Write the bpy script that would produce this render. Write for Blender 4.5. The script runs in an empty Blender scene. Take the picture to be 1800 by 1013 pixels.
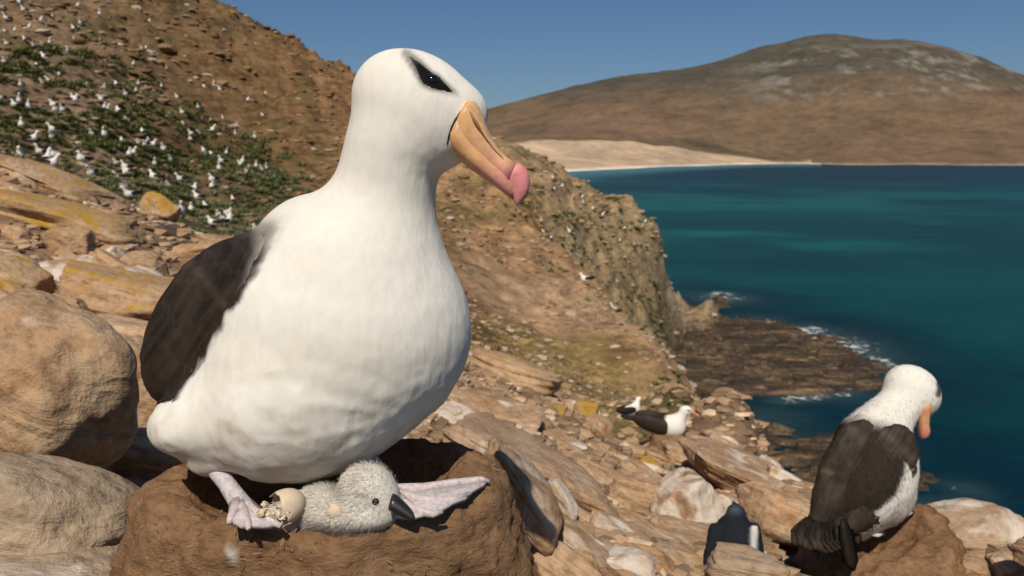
import bpy, math, random
import numpy as np
from mathutils import Vector, Matrix

# ------------------------------------------------------------------ camera, sky, sun, exposure
scene = bpy.context.scene
COL = scene.collection
F_PX = 1400.0                       # focal length for an 1800 px wide frame (28 mm lens)
PITCH = math.radians(9.59)
SEA = -32.0                         # the camera stands 32 m above the water

cam_d = bpy.data.cameras.new('camera'); cam = bpy.data.objects.new('camera', cam_d)
COL.objects.link(cam); scene.camera = cam
cam.location = (0, 0, 0); cam.rotation_euler = (math.radians(90) - PITCH, 0, 0)
cam_d.sensor_width = 36; cam_d.lens = 28.0
cam_d.clip_start = 0.05; cam_d.clip_end = 100000
cam_d.dof.use_dof = True; cam_d.dof.focus_distance = 0.97; cam_d.dof.aperture_fstop = 10

SUN_AZ = math.radians(187)          # clockwise from +Y (straight ahead): behind and to the left of the camera
SUN_EL = math.radians(51)
sun_vec = Vector((math.sin(SUN_AZ) * math.cos(SUN_EL), math.cos(SUN_AZ) * math.cos(SUN_EL), math.sin(SUN_EL)))
world = bpy.data.worlds.new('World'); scene.world = world; world.use_nodes = True
wn = world.node_tree; wn.nodes.clear()
sky = wn.nodes.new('ShaderNodeTexSky'); sky.sky_type = 'NISHITA'; sky.sun_disc = False
sky.sun_elevation = SUN_EL; sky.sun_rotation = SUN_AZ
sky.altitude = 0; sky.air_density = 1.0; sky.dust_density = 0.5; sky.ozone_density = 10.0
bg = wn.nodes.new('ShaderNodeBackground'); bg.inputs['Strength'].default_value = 0.055
wo = wn.nodes.new('ShaderNodeOutputWorld')
wn.links.new(sky.outputs[0], bg.inputs[0]); wn.links.new(bg.outputs[0], wo.inputs[0])
sl = bpy.data.lights.new('sun', 'SUN'); sun = bpy.data.objects.new('sun', sl); COL.objects.link(sun)
sl.energy = 4.1; sl.angle = math.radians(0.55); sl.color = (1.0, 0.915, 0.775)
sun.rotation_euler = sun_vec.to_track_quat('Z', 'Y').to_euler()
scene.view_settings.view_transform = 'Standard'; scene.view_settings.look = 'None'
scene.view_settings.exposure = 0.0; scene.view_settings.gamma = 1.0
scene.render.resolution_x = 1024; scene.render.resolution_y = 576
scene.render.engine = 'CYCLES'

# ------------------------------------------------------------------ helpers: place, noise, meshes
RIGHT = np.array([1.0, 0, 0]); FWD = np.array([0, math.cos(PITCH), -math.sin(PITCH)]); UP = np.array([0, math.sin(PITCH), math.cos(PITCH)])
rng = np.random.default_rng(7); random.seed(7)

def at(px, py, D):
    """world point at distance D in front of the viewpoint along the viewing axis"""
    return D * (FWD + (px - 900) / F_PX * RIGHT + (506.5 - py) / F_PX * UP)

def to_px(P):
    d = P @ FWD
    return 900 + F_PX * (P @ RIGHT) / d, 506.5 - F_PX * (P @ UP) / d

def _hash(ix, iy, iz, seed):
    h = (ix.astype(np.int64) * 374761393 + iy.astype(np.int64) * 668265263 + iz.astype(np.int64) * 2147483647 + seed * 1274126177) & 0xffffffff
    h = ((h ^ (h >> 13)) * 1274126177) & 0xffffffff
    h = ((h ^ (h >> 15)) * 2246822519) & 0xffffffff
    return ((h ^ (h >> 16)) & 0xffff).astype(np.float32) / 32767.5 - 1.0

def vnoise(P, seed=0):
    P = np.asarray(P, dtype=np.float64); i = np.floor(P).astype(np.int64); f = P - i; f = f * f * f * (f * (f * 6 - 15) + 10)
    out = 0
    for dx in (0, 1):
        wx = f[:, 0] if dx else 1 - f[:, 0]
        for dy in (0, 1):
            wy = f[:, 1] if dy else 1 - f[:, 1]
            for dz in (0, 1):
                wz = f[:, 2] if dz else 1 - f[:, 2]
                out = out + wx * wy * wz * _hash(i[:, 0] + dx, i[:, 1] + dy, i[:, 2] + dz, seed)
    return out

def fbm(P, scale, octv=4, seed=0, gain=0.5):
    s = 0; a = 1.0; t = 0; P = np.asarray(P) * scale
    for o in range(octv):
        s = s + a * vnoise(P + 17.3 * o, seed + o); t += a; a *= gain; P = P * 2.03
    return s / t

def sstep(a, b, x):
    t = np.clip((x - a) / (b - a), 0, 1); return t * t * (3 - 2 * t)

def smin(a, b, k):
    h = np.clip(0.5 + 0.5 * (b - a) / k, 0, 1); return b + (a - b) * h - k * h * (1 - h)

def ell(P, c, r, R=None):
    q = P - np.asarray(c, np.float32)
    if R is not None: q = q @ np.asarray(R, np.float32)
    r = np.asarray(r, np.float32); q0 = q / r
    k0 = np.sqrt((q0 * q0).sum(1)); q1 = q0 / r; k1 = np.sqrt((q1 * q1).sum(1)) + 1e-6
    return k0 * (k0 - 1) / k1

def rcone(P, a, b, ra, rb):
    a = np.asarray(a, np.float32); b = np.asarray(b, np.float32); ab = b - a
    t = np.clip(((P - a) @ ab) / (ab @ ab), 0, 1)
    return np.sqrt((((P - a) - t[:, None] * ab) ** 2).sum(1)) - (ra + (rb - ra) * t)

def frame(deg):
    """axes (columns): along an image-plane direction (clockwise from right), across it, and away"""
    a = math.radians(deg); u = math.cos(a) * RIGHT - math.sin(a) * UP; v = math.sin(a) * RIGHT + math.cos(a) * UP
    return np.stack([u, v, FWD], 1)

def surface_nets(fn, lo, hi, h):
    lo = np.asarray(lo, float); hi = np.asarray(hi, float)
    n = np.ceil((hi - lo) / h).astype(int) + 1
    ax = [lo[i] + h * np.arange(n[i]) for i in range(3)]
    G = np.stack(np.meshgrid(*ax, indexing='ij'), -1).reshape(-1, 3).astype(np.float32)
    V = np.empty(len(G), np.float32)
    for s in range(0, len(G), 400000): V[s:s + 400000] = fn(G[s:s + 400000])
    V = V.reshape(n); S = V < 0
    c = n - 1
    cnt = np.zeros(c, np.float32); acc = np.zeros(tuple(c) + (3,), np.float32)
    def sub(a, o): return a[o[0]:o[0] + c[0], o[1]:o[1] + c[1], o[2]:o[2] + c[2]]
    corners = [(i, j, k) for i in (0, 1) for j in (0, 1) for k in (0, 1)]
    for o in corners:
        for d in range(3):
            if o[d] == 0:
                p = list(o); p[d] = 1
                a = sub(V, o); b = sub(V, p); m = (a < 0) != (b < 0)
                t = np.where(m, a / np.where(m, a - b, 1), 0)
                cnt += m
                for e in range(3):
                    acc[..., e] += np.where(m, o[e] + (t if e == d else 0), 0)
    act = cnt > 0; idx = -np.ones(c, np.int64); idx[act] = np.arange(act.sum())
    base = np.stack(np.nonzero(act), -1)
    verts = lo + h * (base + acc[act] / cnt[act][:, None])
    faces = []
    for d in range(3):
        e1, e2 = [(1, 2), (2, 0), (0, 1)][d]
        sl0 = [slice(None)] * 3; sl1 = [slice(None)] * 3
        sl0[d] = slice(0, n[d] - 1); sl1[d] = slice(1, n[d])
        a = S[tuple(sl0)]; b = S[tuple(sl1)]
        E = np.stack(np.nonzero(a != b), -1)
        ok = (E[:, e1] > 0) & (E[:, e2] > 0) & (E[:, e1] < n[e1] - 1) & (E[:, e2] < n[e2] - 1)
        E = E[ok]; inside = a[tuple(E.T)]
        def cell(o1, o2):
            q = E.copy(); q[:, e1] += o1; q[:, e2] += o2; return idx[tuple(q.T)]
        q = np.stack([cell(-1, -1), cell(0, -1), cell(0, 0), cell(-1, 0)], 1)
        q[~inside] = q[~inside][:, ::-1]
        faces.append(q)
    return verts, np.concatenate(faces)

def vnormals(v, f):
    e = np.cross(v[f[:, 2]] - v[f[:, 0]], v[f[:, 3]] - v[f[:, 1]]) if f.shape[1] == 4 else np.cross(v[f[:, 1]] - v[f[:, 0]], v[f[:, 2]] - v[f[:, 0]])
    n = np.zeros_like(v)
    for k in range(f.shape[1]): np.add.at(n, f[:, k], e)
    return n / (np.linalg.norm(n, axis=1, keepdims=True) + 1e-12)

def mesh(name, v, f, col=None, smooth=True, mat=None):
    m = bpy.data.meshes.new(name); v = np.ascontiguousarray(v, np.float32)
    if isinstance(f, np.ndarray):
        nf, k = f.shape
        m.vertices.add(len(v)); m.vertices.foreach_set('co', v.ravel())
        m.loops.add(nf * k); m.loops.foreach_set('vertex_index', np.ascontiguousarray(f, np.int32).ravel())
        m.polygons.add(nf); m.polygons.foreach_set('loop_start', np.arange(0, nf * k, k, dtype=np.int32))
        m.update(calc_edges=True)
    else:
        m.from_pydata([tuple(map(float, p)) for p in v], [], [tuple(map(int, q)) for q in f]); m.update()
    m.polygons.foreach_set('use_smooth', np.full(len(m.polygons), smooth)); 
    if col is not None:
        at_ = m.color_attributes.new('Col', 'FLOAT_COLOR', 'POINT')
        c4 = np.ones((len(v), 4), np.float32); c4[:, :3] = col; at_.data.foreach_set('color', c4.ravel())
    if mat: m.materials.append(mat)
    return m

def obj(name, me, parent=None, loc=None):
    o = bpy.data.objects.new(name, me); COL.objects.link(o)
    if parent is not None:
        o.parent = parent
        if isinstance(me, bpy.types.Mesh) and loc is None:      # meshes are built in world coordinates
            o.matrix_parent_inverse = Matrix.Translation(-parent.location) if parent.parent is None else Matrix.Translation(-parent.matrix_world.translation)
    if loc is not None: o.location = loc
    return o

def tag(o, label=None, cat=None, group=None, kind=None):
    if label: o['label'] = label
    if cat: o['category'] = cat
    if group: o['group'] = group
    if kind: o['kind'] = kind
    return o

def thing(name, label, cat, loc, group=None):
    o = bpy.data.objects.new(name, None); COL.objects.link(o); o.location = tuple(map(float, loc)); o.empty_display_size = 0.05
    o.matrix_world = Matrix.Translation(o.location)
    return tag(o, label, cat, group)

def sub(name, me, part):
    """a sub-part under a part whose mesh is in world coordinates"""
    o = bpy.data.objects.new(name, me); COL.objects.link(o); o.parent = part; return o

def loft_tb(st, n=14, expo=2.0, lateral=None, cap=True):
    """stations (top point, bottom point, half thickness) -> closed loft"""
    V = []; F = []
    for (T, B, w) in st:
        T = np.asarray(T, float); B = np.asarray(B, float); c = (T + B) / 2; a = (T - B) / 2; l = FWD if lateral is None else lateral
        for k in range(n):
            th = 2 * math.pi * k / n; cs, sn = math.cos(th), math.sin(th)
            cs = math.copysign(abs(cs) ** (2 / expo), cs); sn = math.copysign(abs(sn) ** (2 / expo), sn)
            V.append(c + a * cs + l * w * sn)
    m = len(st)
    for i in range(m - 1):
        for k in range(n):
            k2 = (k + 1) % n; F.append((i * n + k, (i + 1) * n + k, (i + 1) * n + k2, i * n + k2))
    F.append(tuple(range(n))); F.append(tuple(range((m - 1) * n, m * n))[::-1])
    return np.array(V), F

def tube(pts, rad, n=10):
    pts = [np.asarray(p, float) for p in pts]; V = []; F = []
    for i, p in enumerate(pts):
        d = pts[min(i + 1, len(pts) - 1)] - pts[max(i - 1, 0)]; d /= np.linalg.norm(d) + 1e-9
        u = np.cross(d, [0.13, 0.31, 0.94]); u /= np.linalg.norm(u) + 1e-9; w = np.cross(d, u)
        for k in range(n):
            a = 2 * math.pi * k / n; V.append(p + rad[i] * (math.cos(a) * u + math.sin(a) * w))
    for i in range(len(pts) - 1):
        for k in range(n):
            k2 = (k + 1) % n; F.append((i * n + k, i * n + k2, (i + 1) * n + k2, (i + 1) * n + k))
    F.append(tuple(range(n))[::-1]); F.append(tuple(range((len(pts) - 1) * n, len(pts) * n)))
    return np.array(V), F

def join(parts):
    V = []; F = []; o = 0
    for v, f in parts:
        V.append(v); F += [tuple(int(i) + o for i in q) for q in f]; o += len(v)
    return np.concatenate(V), F

# ------------------------------------------------------------------ materials
class NT:
    def __init__(s, name):
        s.m = bpy.data.materials.new(name); s.m.use_nodes = True; s.t = s.m.node_tree; s.t.nodes.clear()
        s.out = s.n('ShaderNodeOutputMaterial'); s.b = s.n('ShaderNodeBsdfPrincipled'); s.l(s.b.outputs[0], s.out.inputs[0])
    def n(s, k, **kw):
        x = s.t.nodes.new(k)
        for a, b in kw.items(): setattr(x, a, b)
        return x
    def l(s, a, b): s.t.links.new(a, b)
    def set(s, x, i, v):
        if isinstance(v, bpy.types.NodeSocket): s.l(v, x.inputs[i])
        else: x.inputs[i].default_value = v
    def pos(s): return s.n('ShaderNodeNewGeometry').outputs['Position']
    def obj(s): return s.n('ShaderNodeTexCoord').outputs['Object']
    def mapv(s, v, scale=(1, 1, 1), rot=(0, 0, 0), loc=(0, 0, 0)):
        m = s.n('ShaderNodeMapping'); s.l(v, m.inputs[0]); m.inputs['Scale'].default_value = scale; m.inputs['Rotation'].default_value = rot
        s.set(m, 'Location', loc); return m.outputs[0]
    def noise(s, v, scale, detail=5, rough=0.55, dist=0.0, out=0):
        x = s.n('ShaderNodeTexNoise'); s.l(v, x.inputs['Vector']); s.set(x, 'Scale', scale); s.set(x, 'Detail', detail); s.set(x, 'Roughness', rough); s.set(x, 'Distortion', dist)
        return x.outputs[out]
    def vor(s, v, scale, feature='F1', out=0, rand=1.0):
        x = s.n('ShaderNodeTexVoronoi', feature=feature); s.l(v, x.inputs['Vector']); s.set(x, 'Scale', scale); s.set(x, 'Randomness', rand); return x.outputs[out]
    def ramp(s, f, stops):
        x = s.n('ShaderNodeValToRGB'); s.l(f, x.inputs[0]); e = x.color_ramp.elements
        while len(e) < len(stops): e.new(0.5)
        for a, (p, c) in zip(e, stops):
            a.position = p; a.color = (c, c, c, 1) if isinstance(c, (int, float)) else tuple(c) + (1,)
        return x.outputs[0]
    def mix(s, f, a, b, mode='MIX'):
        x = s.n('ShaderNodeMix', data_type='RGBA', blend_type=mode); s.set(x, 0, f)
        s.set(x, 6, a if isinstance(a, bpy.types.NodeSocket) else tuple(a) + (1,)); s.set(x, 7, b if isinstance(b, bpy.types.NodeSocket) else tuple(b) + (1,))
        return x.outputs[2]
    def math(s, op, a, b=0.0, c=None):
        x = s.n('ShaderNodeMath', operation=op); s.set(x, 0, a); s.set(x, 1, b)
        if c is not None: s.set(x, 2, c)
        return x.outputs[0]
    def attr(s, name='Col', out='Color'):
        return s.n('ShaderNodeAttribute', attribute_name=name).outputs[out]
    def bump(s, h, strength=0.3, dist=0.01, prev=None):
        x = s.n('ShaderNodeBump'); s.set(x, 'Height', h); s.set(x, 'Strength', strength); s.set(x, 'Distance', dist)
        if prev is not None: s.l(prev, x.inputs['Normal'])
        return x.outputs[0]
    def fin(s, col=None, rough=0.8, normal=None, spec=0.3):
        if col is not None: s.set(s.b, 'Base Color', col if isinstance(col, bpy.types.NodeSocket) else tuple(col) + (1,))
        s.set(s.b, 'Roughness', rough); s.set(s.b, 'Specular IOR Level', spec)
        if normal is not None: s.l(normal, s.b.inputs['Normal'])
        return s.m

def m_plumage(name, fscale=1.0, rough=0.85, bump=0.24, sheen=0.0):
    t = NT(name); p = t.pos(); c = t.attr()
    n1 = t.noise(t.mapv(p, (90 * fscale, 90 * fscale, 26 * fscale)), 1.0, 4, 0.6)
    n2 = t.noise(p, 14 * fscale, 4, 0.5)
    col = t.mix(1.0, c, t.ramp(n2, [(0.3, (0.93, 0.92, 0.90)), (0.7, (1.0, 1.0, 1.0))]), 'MULTIPLY')
    col = t.mix(1.0, col, t.ramp(n1, [(0.25, (0.95, 0.945, 0.94)), (0.6, (1.0, 1.0, 1.0))]), 'MULTIPLY')
    sc = t.n('ShaderNodeTexVoronoi', feature='SMOOTH_F1'); t.l(t.mapv(p, (62 * fscale, 62 * fscale, 40 * fscale)), sc.inputs['Vector']); sc.inputs['Scale'].default_value = 1.0; sc.inputs['Smoothness'].default_value = 0.35
    nb = t.bump(sc.outputs['Distance'], 0.13, 0.006 / fscale)
    nb = t.bump(n1, bump, 0.004 / fscale, nb)
    t.set(t.b, 'Sheen Weight', sheen)
    return t.fin(col, rough, nb, 0.15)

def fea(me, al, ac):
    a_ = me.color_attributes.new('Fea', 'FLOAT_COLOR', 'POINT'); q_ = np.ones((len(al), 4), np.float32); q_[:, 0] = al; q_[:, 1] = ac; q_[:, 2] = 0; a_.data.foreach_set('color', q_.ravel()); return me

def m_feather_dark(name, fscale=1.0):
    t = NT(name); p = t.pos(); c = t.attr(); fv_ = t.n('ShaderNodeAttribute', attribute_name='Fea').outputs['Vector']
    ed_ = t.vor(fv_, 1.0, 'DISTANCE_TO_EDGE', 0, 0.45); f1_ = t.vor(fv_, 1.0, 'F1', 0, 0.45); on_ = t.n('ShaderNodeSeparateXYZ'); t.l(fv_, on_.inputs[0])
    msk = t.math('MULTIPLY', t.ramp(ed_, [(0.02, 1.0), (0.14, 0.0)]), t.math('GREATER_THAN', t.math('ABSOLUTE', on_.outputs[0]), 0.0001))
    s1 = t.noise(t.mapv(p, (40 * fscale, 40 * fscale, 40 * fscale)), 1.0, 5, 0.65)
    col = t.mix(1.0, c, t.ramp(s1, [(0.3, (0.65, 0.62, 0.60)), (0.7, (1.25, 1.2, 1.15))]), 'MULTIPLY')
    col = t.mix(t.math('MULTIPLY', msk, 0.07), col, (0.15, 0.12, 0.095))
    nb = t.bump(s1, 0.35, 0.004 / fscale); nb = t.bump(f1_, 0.3, 0.004 / fscale, nb)
    return t.fin(col, 0.65, nb, 0.2)

def m_rock():
    t = NT('sandstone'); p = t.pos(); oi = t.n('ShaderNodeObjectInfo')
    off = t.n('ShaderNodeVectorMath', operation='SCALE'); t.l(oi.outputs['Location'], off.inputs[0]); off.inputs['Scale'].default_value = 3.7
    ov = t.n('ShaderNodeVectorMath', operation='ADD'); t.l(p, ov.inputs[0]); t.l(off.outputs[0], ov.inputs[1]); v = ov.outputs[0]
    sep = t.n('ShaderNodeSeparateColor'); t.l(oi.outputs['Color'], sep.inputs[0])
    lich, guano, grey = sep.outputs[0], sep.outputs[1], sep.outputs[2]
    big = t.noise(v, 2.6, 5, 0.6, 0.6); fine = t.noise(v, 34, 6, 0.7); mid = t.noise(v, 9, 5, 0.6, 0.4)
    o = t.obj()
    bed = t.noise(t.mapv(o, (1.6, 1.6, 6.0)), 1.0, 5, 0.65, 1.4)
    col = t.ramp(big, [(0.30, (0.33, 0.215, 0.125)), (0.46, (0.48, 0.318, 0.185)), (0.60, (0.57, 0.40, 0.245)), (0.75, (0.62, 0.49, 0.36))])
    col = t.mix(t.ramp(mid, [(0.48, 0.0), (0.70, 0.75)]), col, (0.46, 0.225, 0.085))                      # rusty stains
    col = t.mix(t.math('MULTIPLY', t.ramp(bed, [(0.42, 0.75), (0.52, 0.0)]), 0.6), col, (0.24, 0.14, 0.08))   # bedding bands
    col = t.mix(t.math('MULTIPLY', oi.outputs['Random'], 0.30), col, (0.36, 0.22, 0.145))
    col = t.mix(grey, col, t.mix(fine, (0.34, 0.265, 0.19), (0.46, 0.375, 0.28)))
    col = t.mix(1.0, col, t.ramp(fine, [(0.30, (0.62, 0.58, 0.55)), (0.52, (1.0, 1.0, 1.0)), (0.75, (1.12, 1.11, 1.08))]), 'MULTIPLY')
    gm = t.noise(t.mapv(v, (7, 7, 2.5), (0.2, 0.35, 0.2)), 1.0, 6, 0.62, 0.9)
    gm = t.math('ADD', gm, t.math('MULTIPLY', t.math('SUBTRACT', guano, 0.5), 0.36))
    col = t.mix(t.math('MULTIPLY', t.ramp(gm, [(0.56, 0.0), (0.70, 1.0)]), 0.85), col, (0.70, 0.62, 0.53))
    nz = t.n('ShaderNodeSeparateXYZ'); t.l(t.n('ShaderNodeNewGeometry').outputs['Normal'], nz.inputs[0])
    lm = t.math('ADD', t.noise(v, 6.0, 7, 0.68, 0.5), t.math('MULTIPLY', t.math('SUBTRACT', lich, 0.5), 0.44))
    lm = t.math('ADD', lm, t.math('MULTIPLY', t.math('SUBTRACT', nz.outputs[2], 0.5), 0.12))
    col = t.mix(t.ramp(lm, [(0.55, 0.0), (0.64, 0.92)]), col, t.mix(fine, (0.33, 0.175, 0.022), (0.50, 0.30, 0.04)))
    pits = t.vor(v, 26, out=0)
    h = t.math('ADD', t.math('MULTIPLY', fine, 0.5), t.math('MULTIPLY', mid, 1.0)); h = t.math('ADD', h, t.math('MULTIPLY', pits, 0.25))
    h = t.math('ADD', h, t.math('MULTIPLY', bed, 0.8))
    return t.fin(col, 0.9, t.bump(h, 0.55, 0.03), 0.2)

def m_ground():
    t = NT('hillside_soil'); p = t.pos(); c = t.attr()
    f0 = t.noise(p, 0.35, 6, 0.65, 0.4); f1 = t.noise(p, 1.7, 6, 0.7, 0.3); f2 = t.noise(p, 12, 6, 0.7)
    col = t.mix(1.0, c, t.ramp(f0, [(0.30, (0.62, 0.58, 0.55)), (0.5, (1, 1, 1)), (0.72, (1.22, 1.18, 1.12))]), 'MULTIPLY')
    col = t.mix(1.0, col, t.ramp(f1, [(0.32, (0.50, 0.47, 0.44)), (0.5, (1, 1, 1)), (0.70, (1.28, 1.24, 1.18))]), 'MULTIPLY')
    col = t.mix(1.0, col, t.ramp(f2, [(0.32, (0.62, 0.60, 0.58)), (0.55, (1.05, 1.05, 1.05)), (0.72, (1.25, 1.22, 1.18))]), 'MULTIPLY')
    sk_ = t.noise(t.mapv(p, (0.5, 0.16, 1.1), (0.0, 0.45, 0.3)), 1.0, 6, 0.68, 0.5)
    col = t.mix(1.0, col, t.ramp(sk_, [(0.34, (0.55, 0.52, 0.50)), (0.5, (1, 1, 1)), (0.66, (1.30, 1.28, 1.26))]), 'MULTIPLY')
    # lichen-yellow and dark-peat flecks
    col = t.mix(t.math('MULTIPLY', t.ramp(t.noise(p, 0.9, 5, 0.6), [(0.60, 0.0), (0.70, 1.0)]), 0.35), col, (0.36, 0.19, 0.04))
    h = t.math('ADD', f1, t.math('MULTIPLY', f2, 0.35))
    return t.fin(col, 0.95, t.bump(h, 0.8, 0.25), 0.1)

def m_far():
    t = NT('far_heath'); p = t.pos(); c = t.attr()
    f0 = t.noise(t.mapv(p, (1, 1, 2.5)), 0.006, 7, 0.65, 0.5); f1 = t.noise(p, 0.03, 6, 0.7)
    col = t.mix(1.0, c, t.ramp(f0, [(0.32, (0.70, 0.72, 0.72)), (0.5, (1, 1, 1)), (0.70, (1.25, 1.2, 1.15))]), 'MULTIPLY')
    col = t.mix(1.0, col, t.ramp(f1, [(0.32, (0.72, 0.72, 0.72)), (0.5, (1, 1, 1)), (0.70, (1.22, 1.2, 1.18))]), 'MULTIPLY')
    return t.fin(col, 0.95, t.bump(f1, 0.6, 12.0), 0.05)

def m_sea():
    t = NT('sea_water'); p = t.pos(); c = t.attr(); foam = t.attr('Col', 'Alpha')
    big = t.noise(t.mapv(p, (0.006, 0.014, 1)), 1.0, 5, 0.6, 0.8)
    col = t.mix(1.0, c, t.ramp(big, [(0.35, (0.72, 0.78, 0.86)), (0.55, (1, 1, 1)), (0.72, (1.1, 1.22, 1.15))]), 'MULTIPLY')
    w1 = t.noise(t.mapv(p, (0.25, 0.55, 1)), 1.0, 6, 0.62); w2 = t.noise(t.mapv(p, (0.03, 0.07, 1)), 1.0, 4, 0.6)
    col = t.mix(1.0, col, t.ramp(w1, [(0.35, (0.86, 0.88, 0.9)), (0.65, (1.08, 1.06, 1.05))]), 'MULTIPLY')
    fn = t.math('ADD', t.noise(p, 0.45, 7, 0.7, 1.2), t.math('MULTIPLY', t.math('SUBTRACT', foam, 0.5), 0.55))
    fm = t.ramp(fn, [(0.52, 0.0), (0.68, 1.0)])
    col = t.mix(fm, col, (0.62, 0.64, 0.62))
    h = t.math('ADD', w1, t.math('MULTIPLY', w2, 2.0))
    return t.fin(col, t.math('ADD', 0.32, t.math('MULTIPLY', fm, 0.5)), t.bump(h, 0.5, 1.2), 0.012)

def m_shelf():
    t = NT('wet_shore_rock'); p = t.pos()
    n = t.noise(t.mapv(p, (0.12, 0.5, 1.5)), 1.0, 7, 0.68, 0.6); f = t.noise(p, 1.1, 6, 0.7)
    col = t.ramp(n, [(0.34, (0.022, 0.017, 0.013)), (0.50, (0.070, 0.046, 0.028)), (0.61, (0.19, 0.125, 0.068)), (0.72, (0.38, 0.28, 0.17))])
    col = t.mix(1.0, col, t.ramp(f, [(0.3, (0.55, 0.55, 0.55)), (0.6, (1.1, 1.1, 1.1))]), 'MULTIPLY')
    return t.fin(col, 0.6, t.bump(t.math('ADD', n, t.math('MULTIPLY', f, 0.4)), 0.8, 0.8), 0.3)

def m_mud():
    t = NT('nest_mud'); p = t.pos()
    f = t.noise(t.mapv(p, (60, 60, 140), (0.3, 0.2, 0)), 1.0, 7, 0.7); b = t.noise(p, 9, 5, 0.6); g = t.noise(p, 170, 4, 0.7)
    col = t.ramp(b, [(0.3, (0.185, 0.102, 0.054)), (0.5, (0.262, 0.150, 0.080)), (0.72, (0.325, 0.195, 0.110))])
    col = t.mix(1.0, col, t.ramp(f, [(0.3, (0.66, 0.64, 0.62)), (0.55, (1.05, 1.05, 1.05)), (0.75, (1.3, 1.27, 1.2))]), 'MULTIPLY')
    col = t.mix(t.attr('Col', 'Fac'), col, (0.55, 0.50, 0.44))
    fl = t.ramp(t.noise(t.mapv(p, (45, 45, 110), (0.5, 0.1, 0.4)), 1.0, 3, 0.8), [(0.66, 0.0), (0.72, 0.8)])
    col = t.mix(fl, col, (0.42, 0.30, 0.17))
    h = t.math('ADD', t.math('MULTIPLY', f, 0.7), t.math('ADD', t.math('MULTIPLY', b, 1.4), t.math('MULTIPLY', g, 0.25)))
    return t.fin(col, 0.95, t.bump(h, 0.85, 0.013), 0.1)

def m_attr(name, rough=0.6, spec=0.3, nscale=60, amt=0.15, sss=0.0, bump=0.15, bd=0.002):
    t = NT(name); p = t.pos(); c = t.attr(); n = t.noise(p, nscale, 5, 0.6)
    col = t.mix(1.0, c, t.ramp(n, [(0.3, (1 - amt,) * 3), (0.7, (1 + amt * 0.6,) * 3)]), 'MULTIPLY')
    if sss: t.set(t.b, 'Subsurface Weight', sss); t.set(t.b, 'Subsurface Scale', 0.006)
    return t.fin(col, rough, t.bump(n, bump, bd), spec)

def m_plain(name, c, rough=0.5, spec=0.4, nscale=50, amt=0.2):
    t = NT(name); n = t.noise(t.pos(), nscale, 5, 0.6)
    return t.fin(t.mix(n, tuple(x * (1 - amt) for x in c), tuple(min(1, x * (1 + amt)) for x in c)), rough, t.bump(n, 0.15, 0.002), spec)

M = dict(white=m_plumage('white_plumage'), white2=m_plumage('white_plumage_mid', 0.6), far=m_attr('distant_plumage', 0.85, 0.1, 20, 0.08),
         dark=m_feather_dark('dark_feathers'), dark2=m_feather_dark('dark_feathers_mid', 0.6),
         rock=m_rock(), ground=m_ground(), hill=m_far(), sea=m_sea(), shelf=m_shelf(), mud=m_mud(),
         bill=m_attr('horny_bill', 0.5, 0.35, 70, 0.22, 0.15, 0.3, 0.003), skin=m_attr('webbed_skin', 0.65, 0.25, 160, 0.30, 0.05, 0.8, 0.003),
         down=m_attr('chick_down', 0.95, 0.05, 80, 0.1), eye=m_plain('black_eye', (0.006, 0.005, 0.005), 0.08, 0.6),
         blackbill=m_attr('black_horn', 0.35, 0.5, 60, 0.2), shell=m_plain('egg_shell', (0.62, 0.50, 0.36), 0.7, 0.2, 90, 0.22),
         grass=m_attr('tussock_blades', 0.8, 0.15, 3, 0.3), stone=m_attr('scree_stone', 0.9, 0.1, 5, 0.3), guano=m_plain('guano_splash', (0.6, 0.56, 0.5), 0.9, 0.1))

# ------------------------------------------------------------------ terrain: heights over (bearing, log distance)
def far_r(px, r): return r * (1 + (np.interp(px, [400, 1000], [.65, 0])) * np.interp(r, [12, 20], [0, 1]))
def ctrl(px, py, r):
    r = far_r(px, r)
    d = at(px, py, 1.0); h = math.hypot(d[0], d[1]); return (math.atan2(d[0], d[1]), math.log(r), d[2] / h)
def ctrz(px, z, r): return (math.atan((px - 900) / F_PX), math.log(r), z / r)
def ctra(deg, z, r): return (math.radians(deg), math.log(r), z / r)

class RBF:
    def __init__(s, pts, sa=2.2, c=0.12):
        A = np.array(pts); s.sa = sa; s.c = c; s.X = A[:, :2] * [sa, 1.0]; n = len(A)
        D = np.sqrt(((s.X[:, None] - s.X[None]) ** 2).sum(-1) + c * c)
        Pm = np.concatenate([np.ones((n, 1)), s.X], 1)
        K = np.block([[D - 1e-3 * np.eye(n), Pm], [Pm.T, np.zeros((3, 3))]])
        s.w = np.linalg.solve(K, np.concatenate([A[:, 2], np.zeros(3)]))
    def __call__(s, az, lr):
        X = np.stack([np.ravel(az) * s.sa, np.ravel(lr)], 1); out = np.empty(len(X))
        for i in range(0, len(X), 40000):
            x = X[i:i + 40000]; D = np.sqrt(((x[:, None] - s.X[None]) ** 2).sum(-1) + s.c ** 2)
            out[i:i + 40000] = D @ s.w[:-3] + s.w[-3] + x @ s.w[-2:]
        return out

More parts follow.
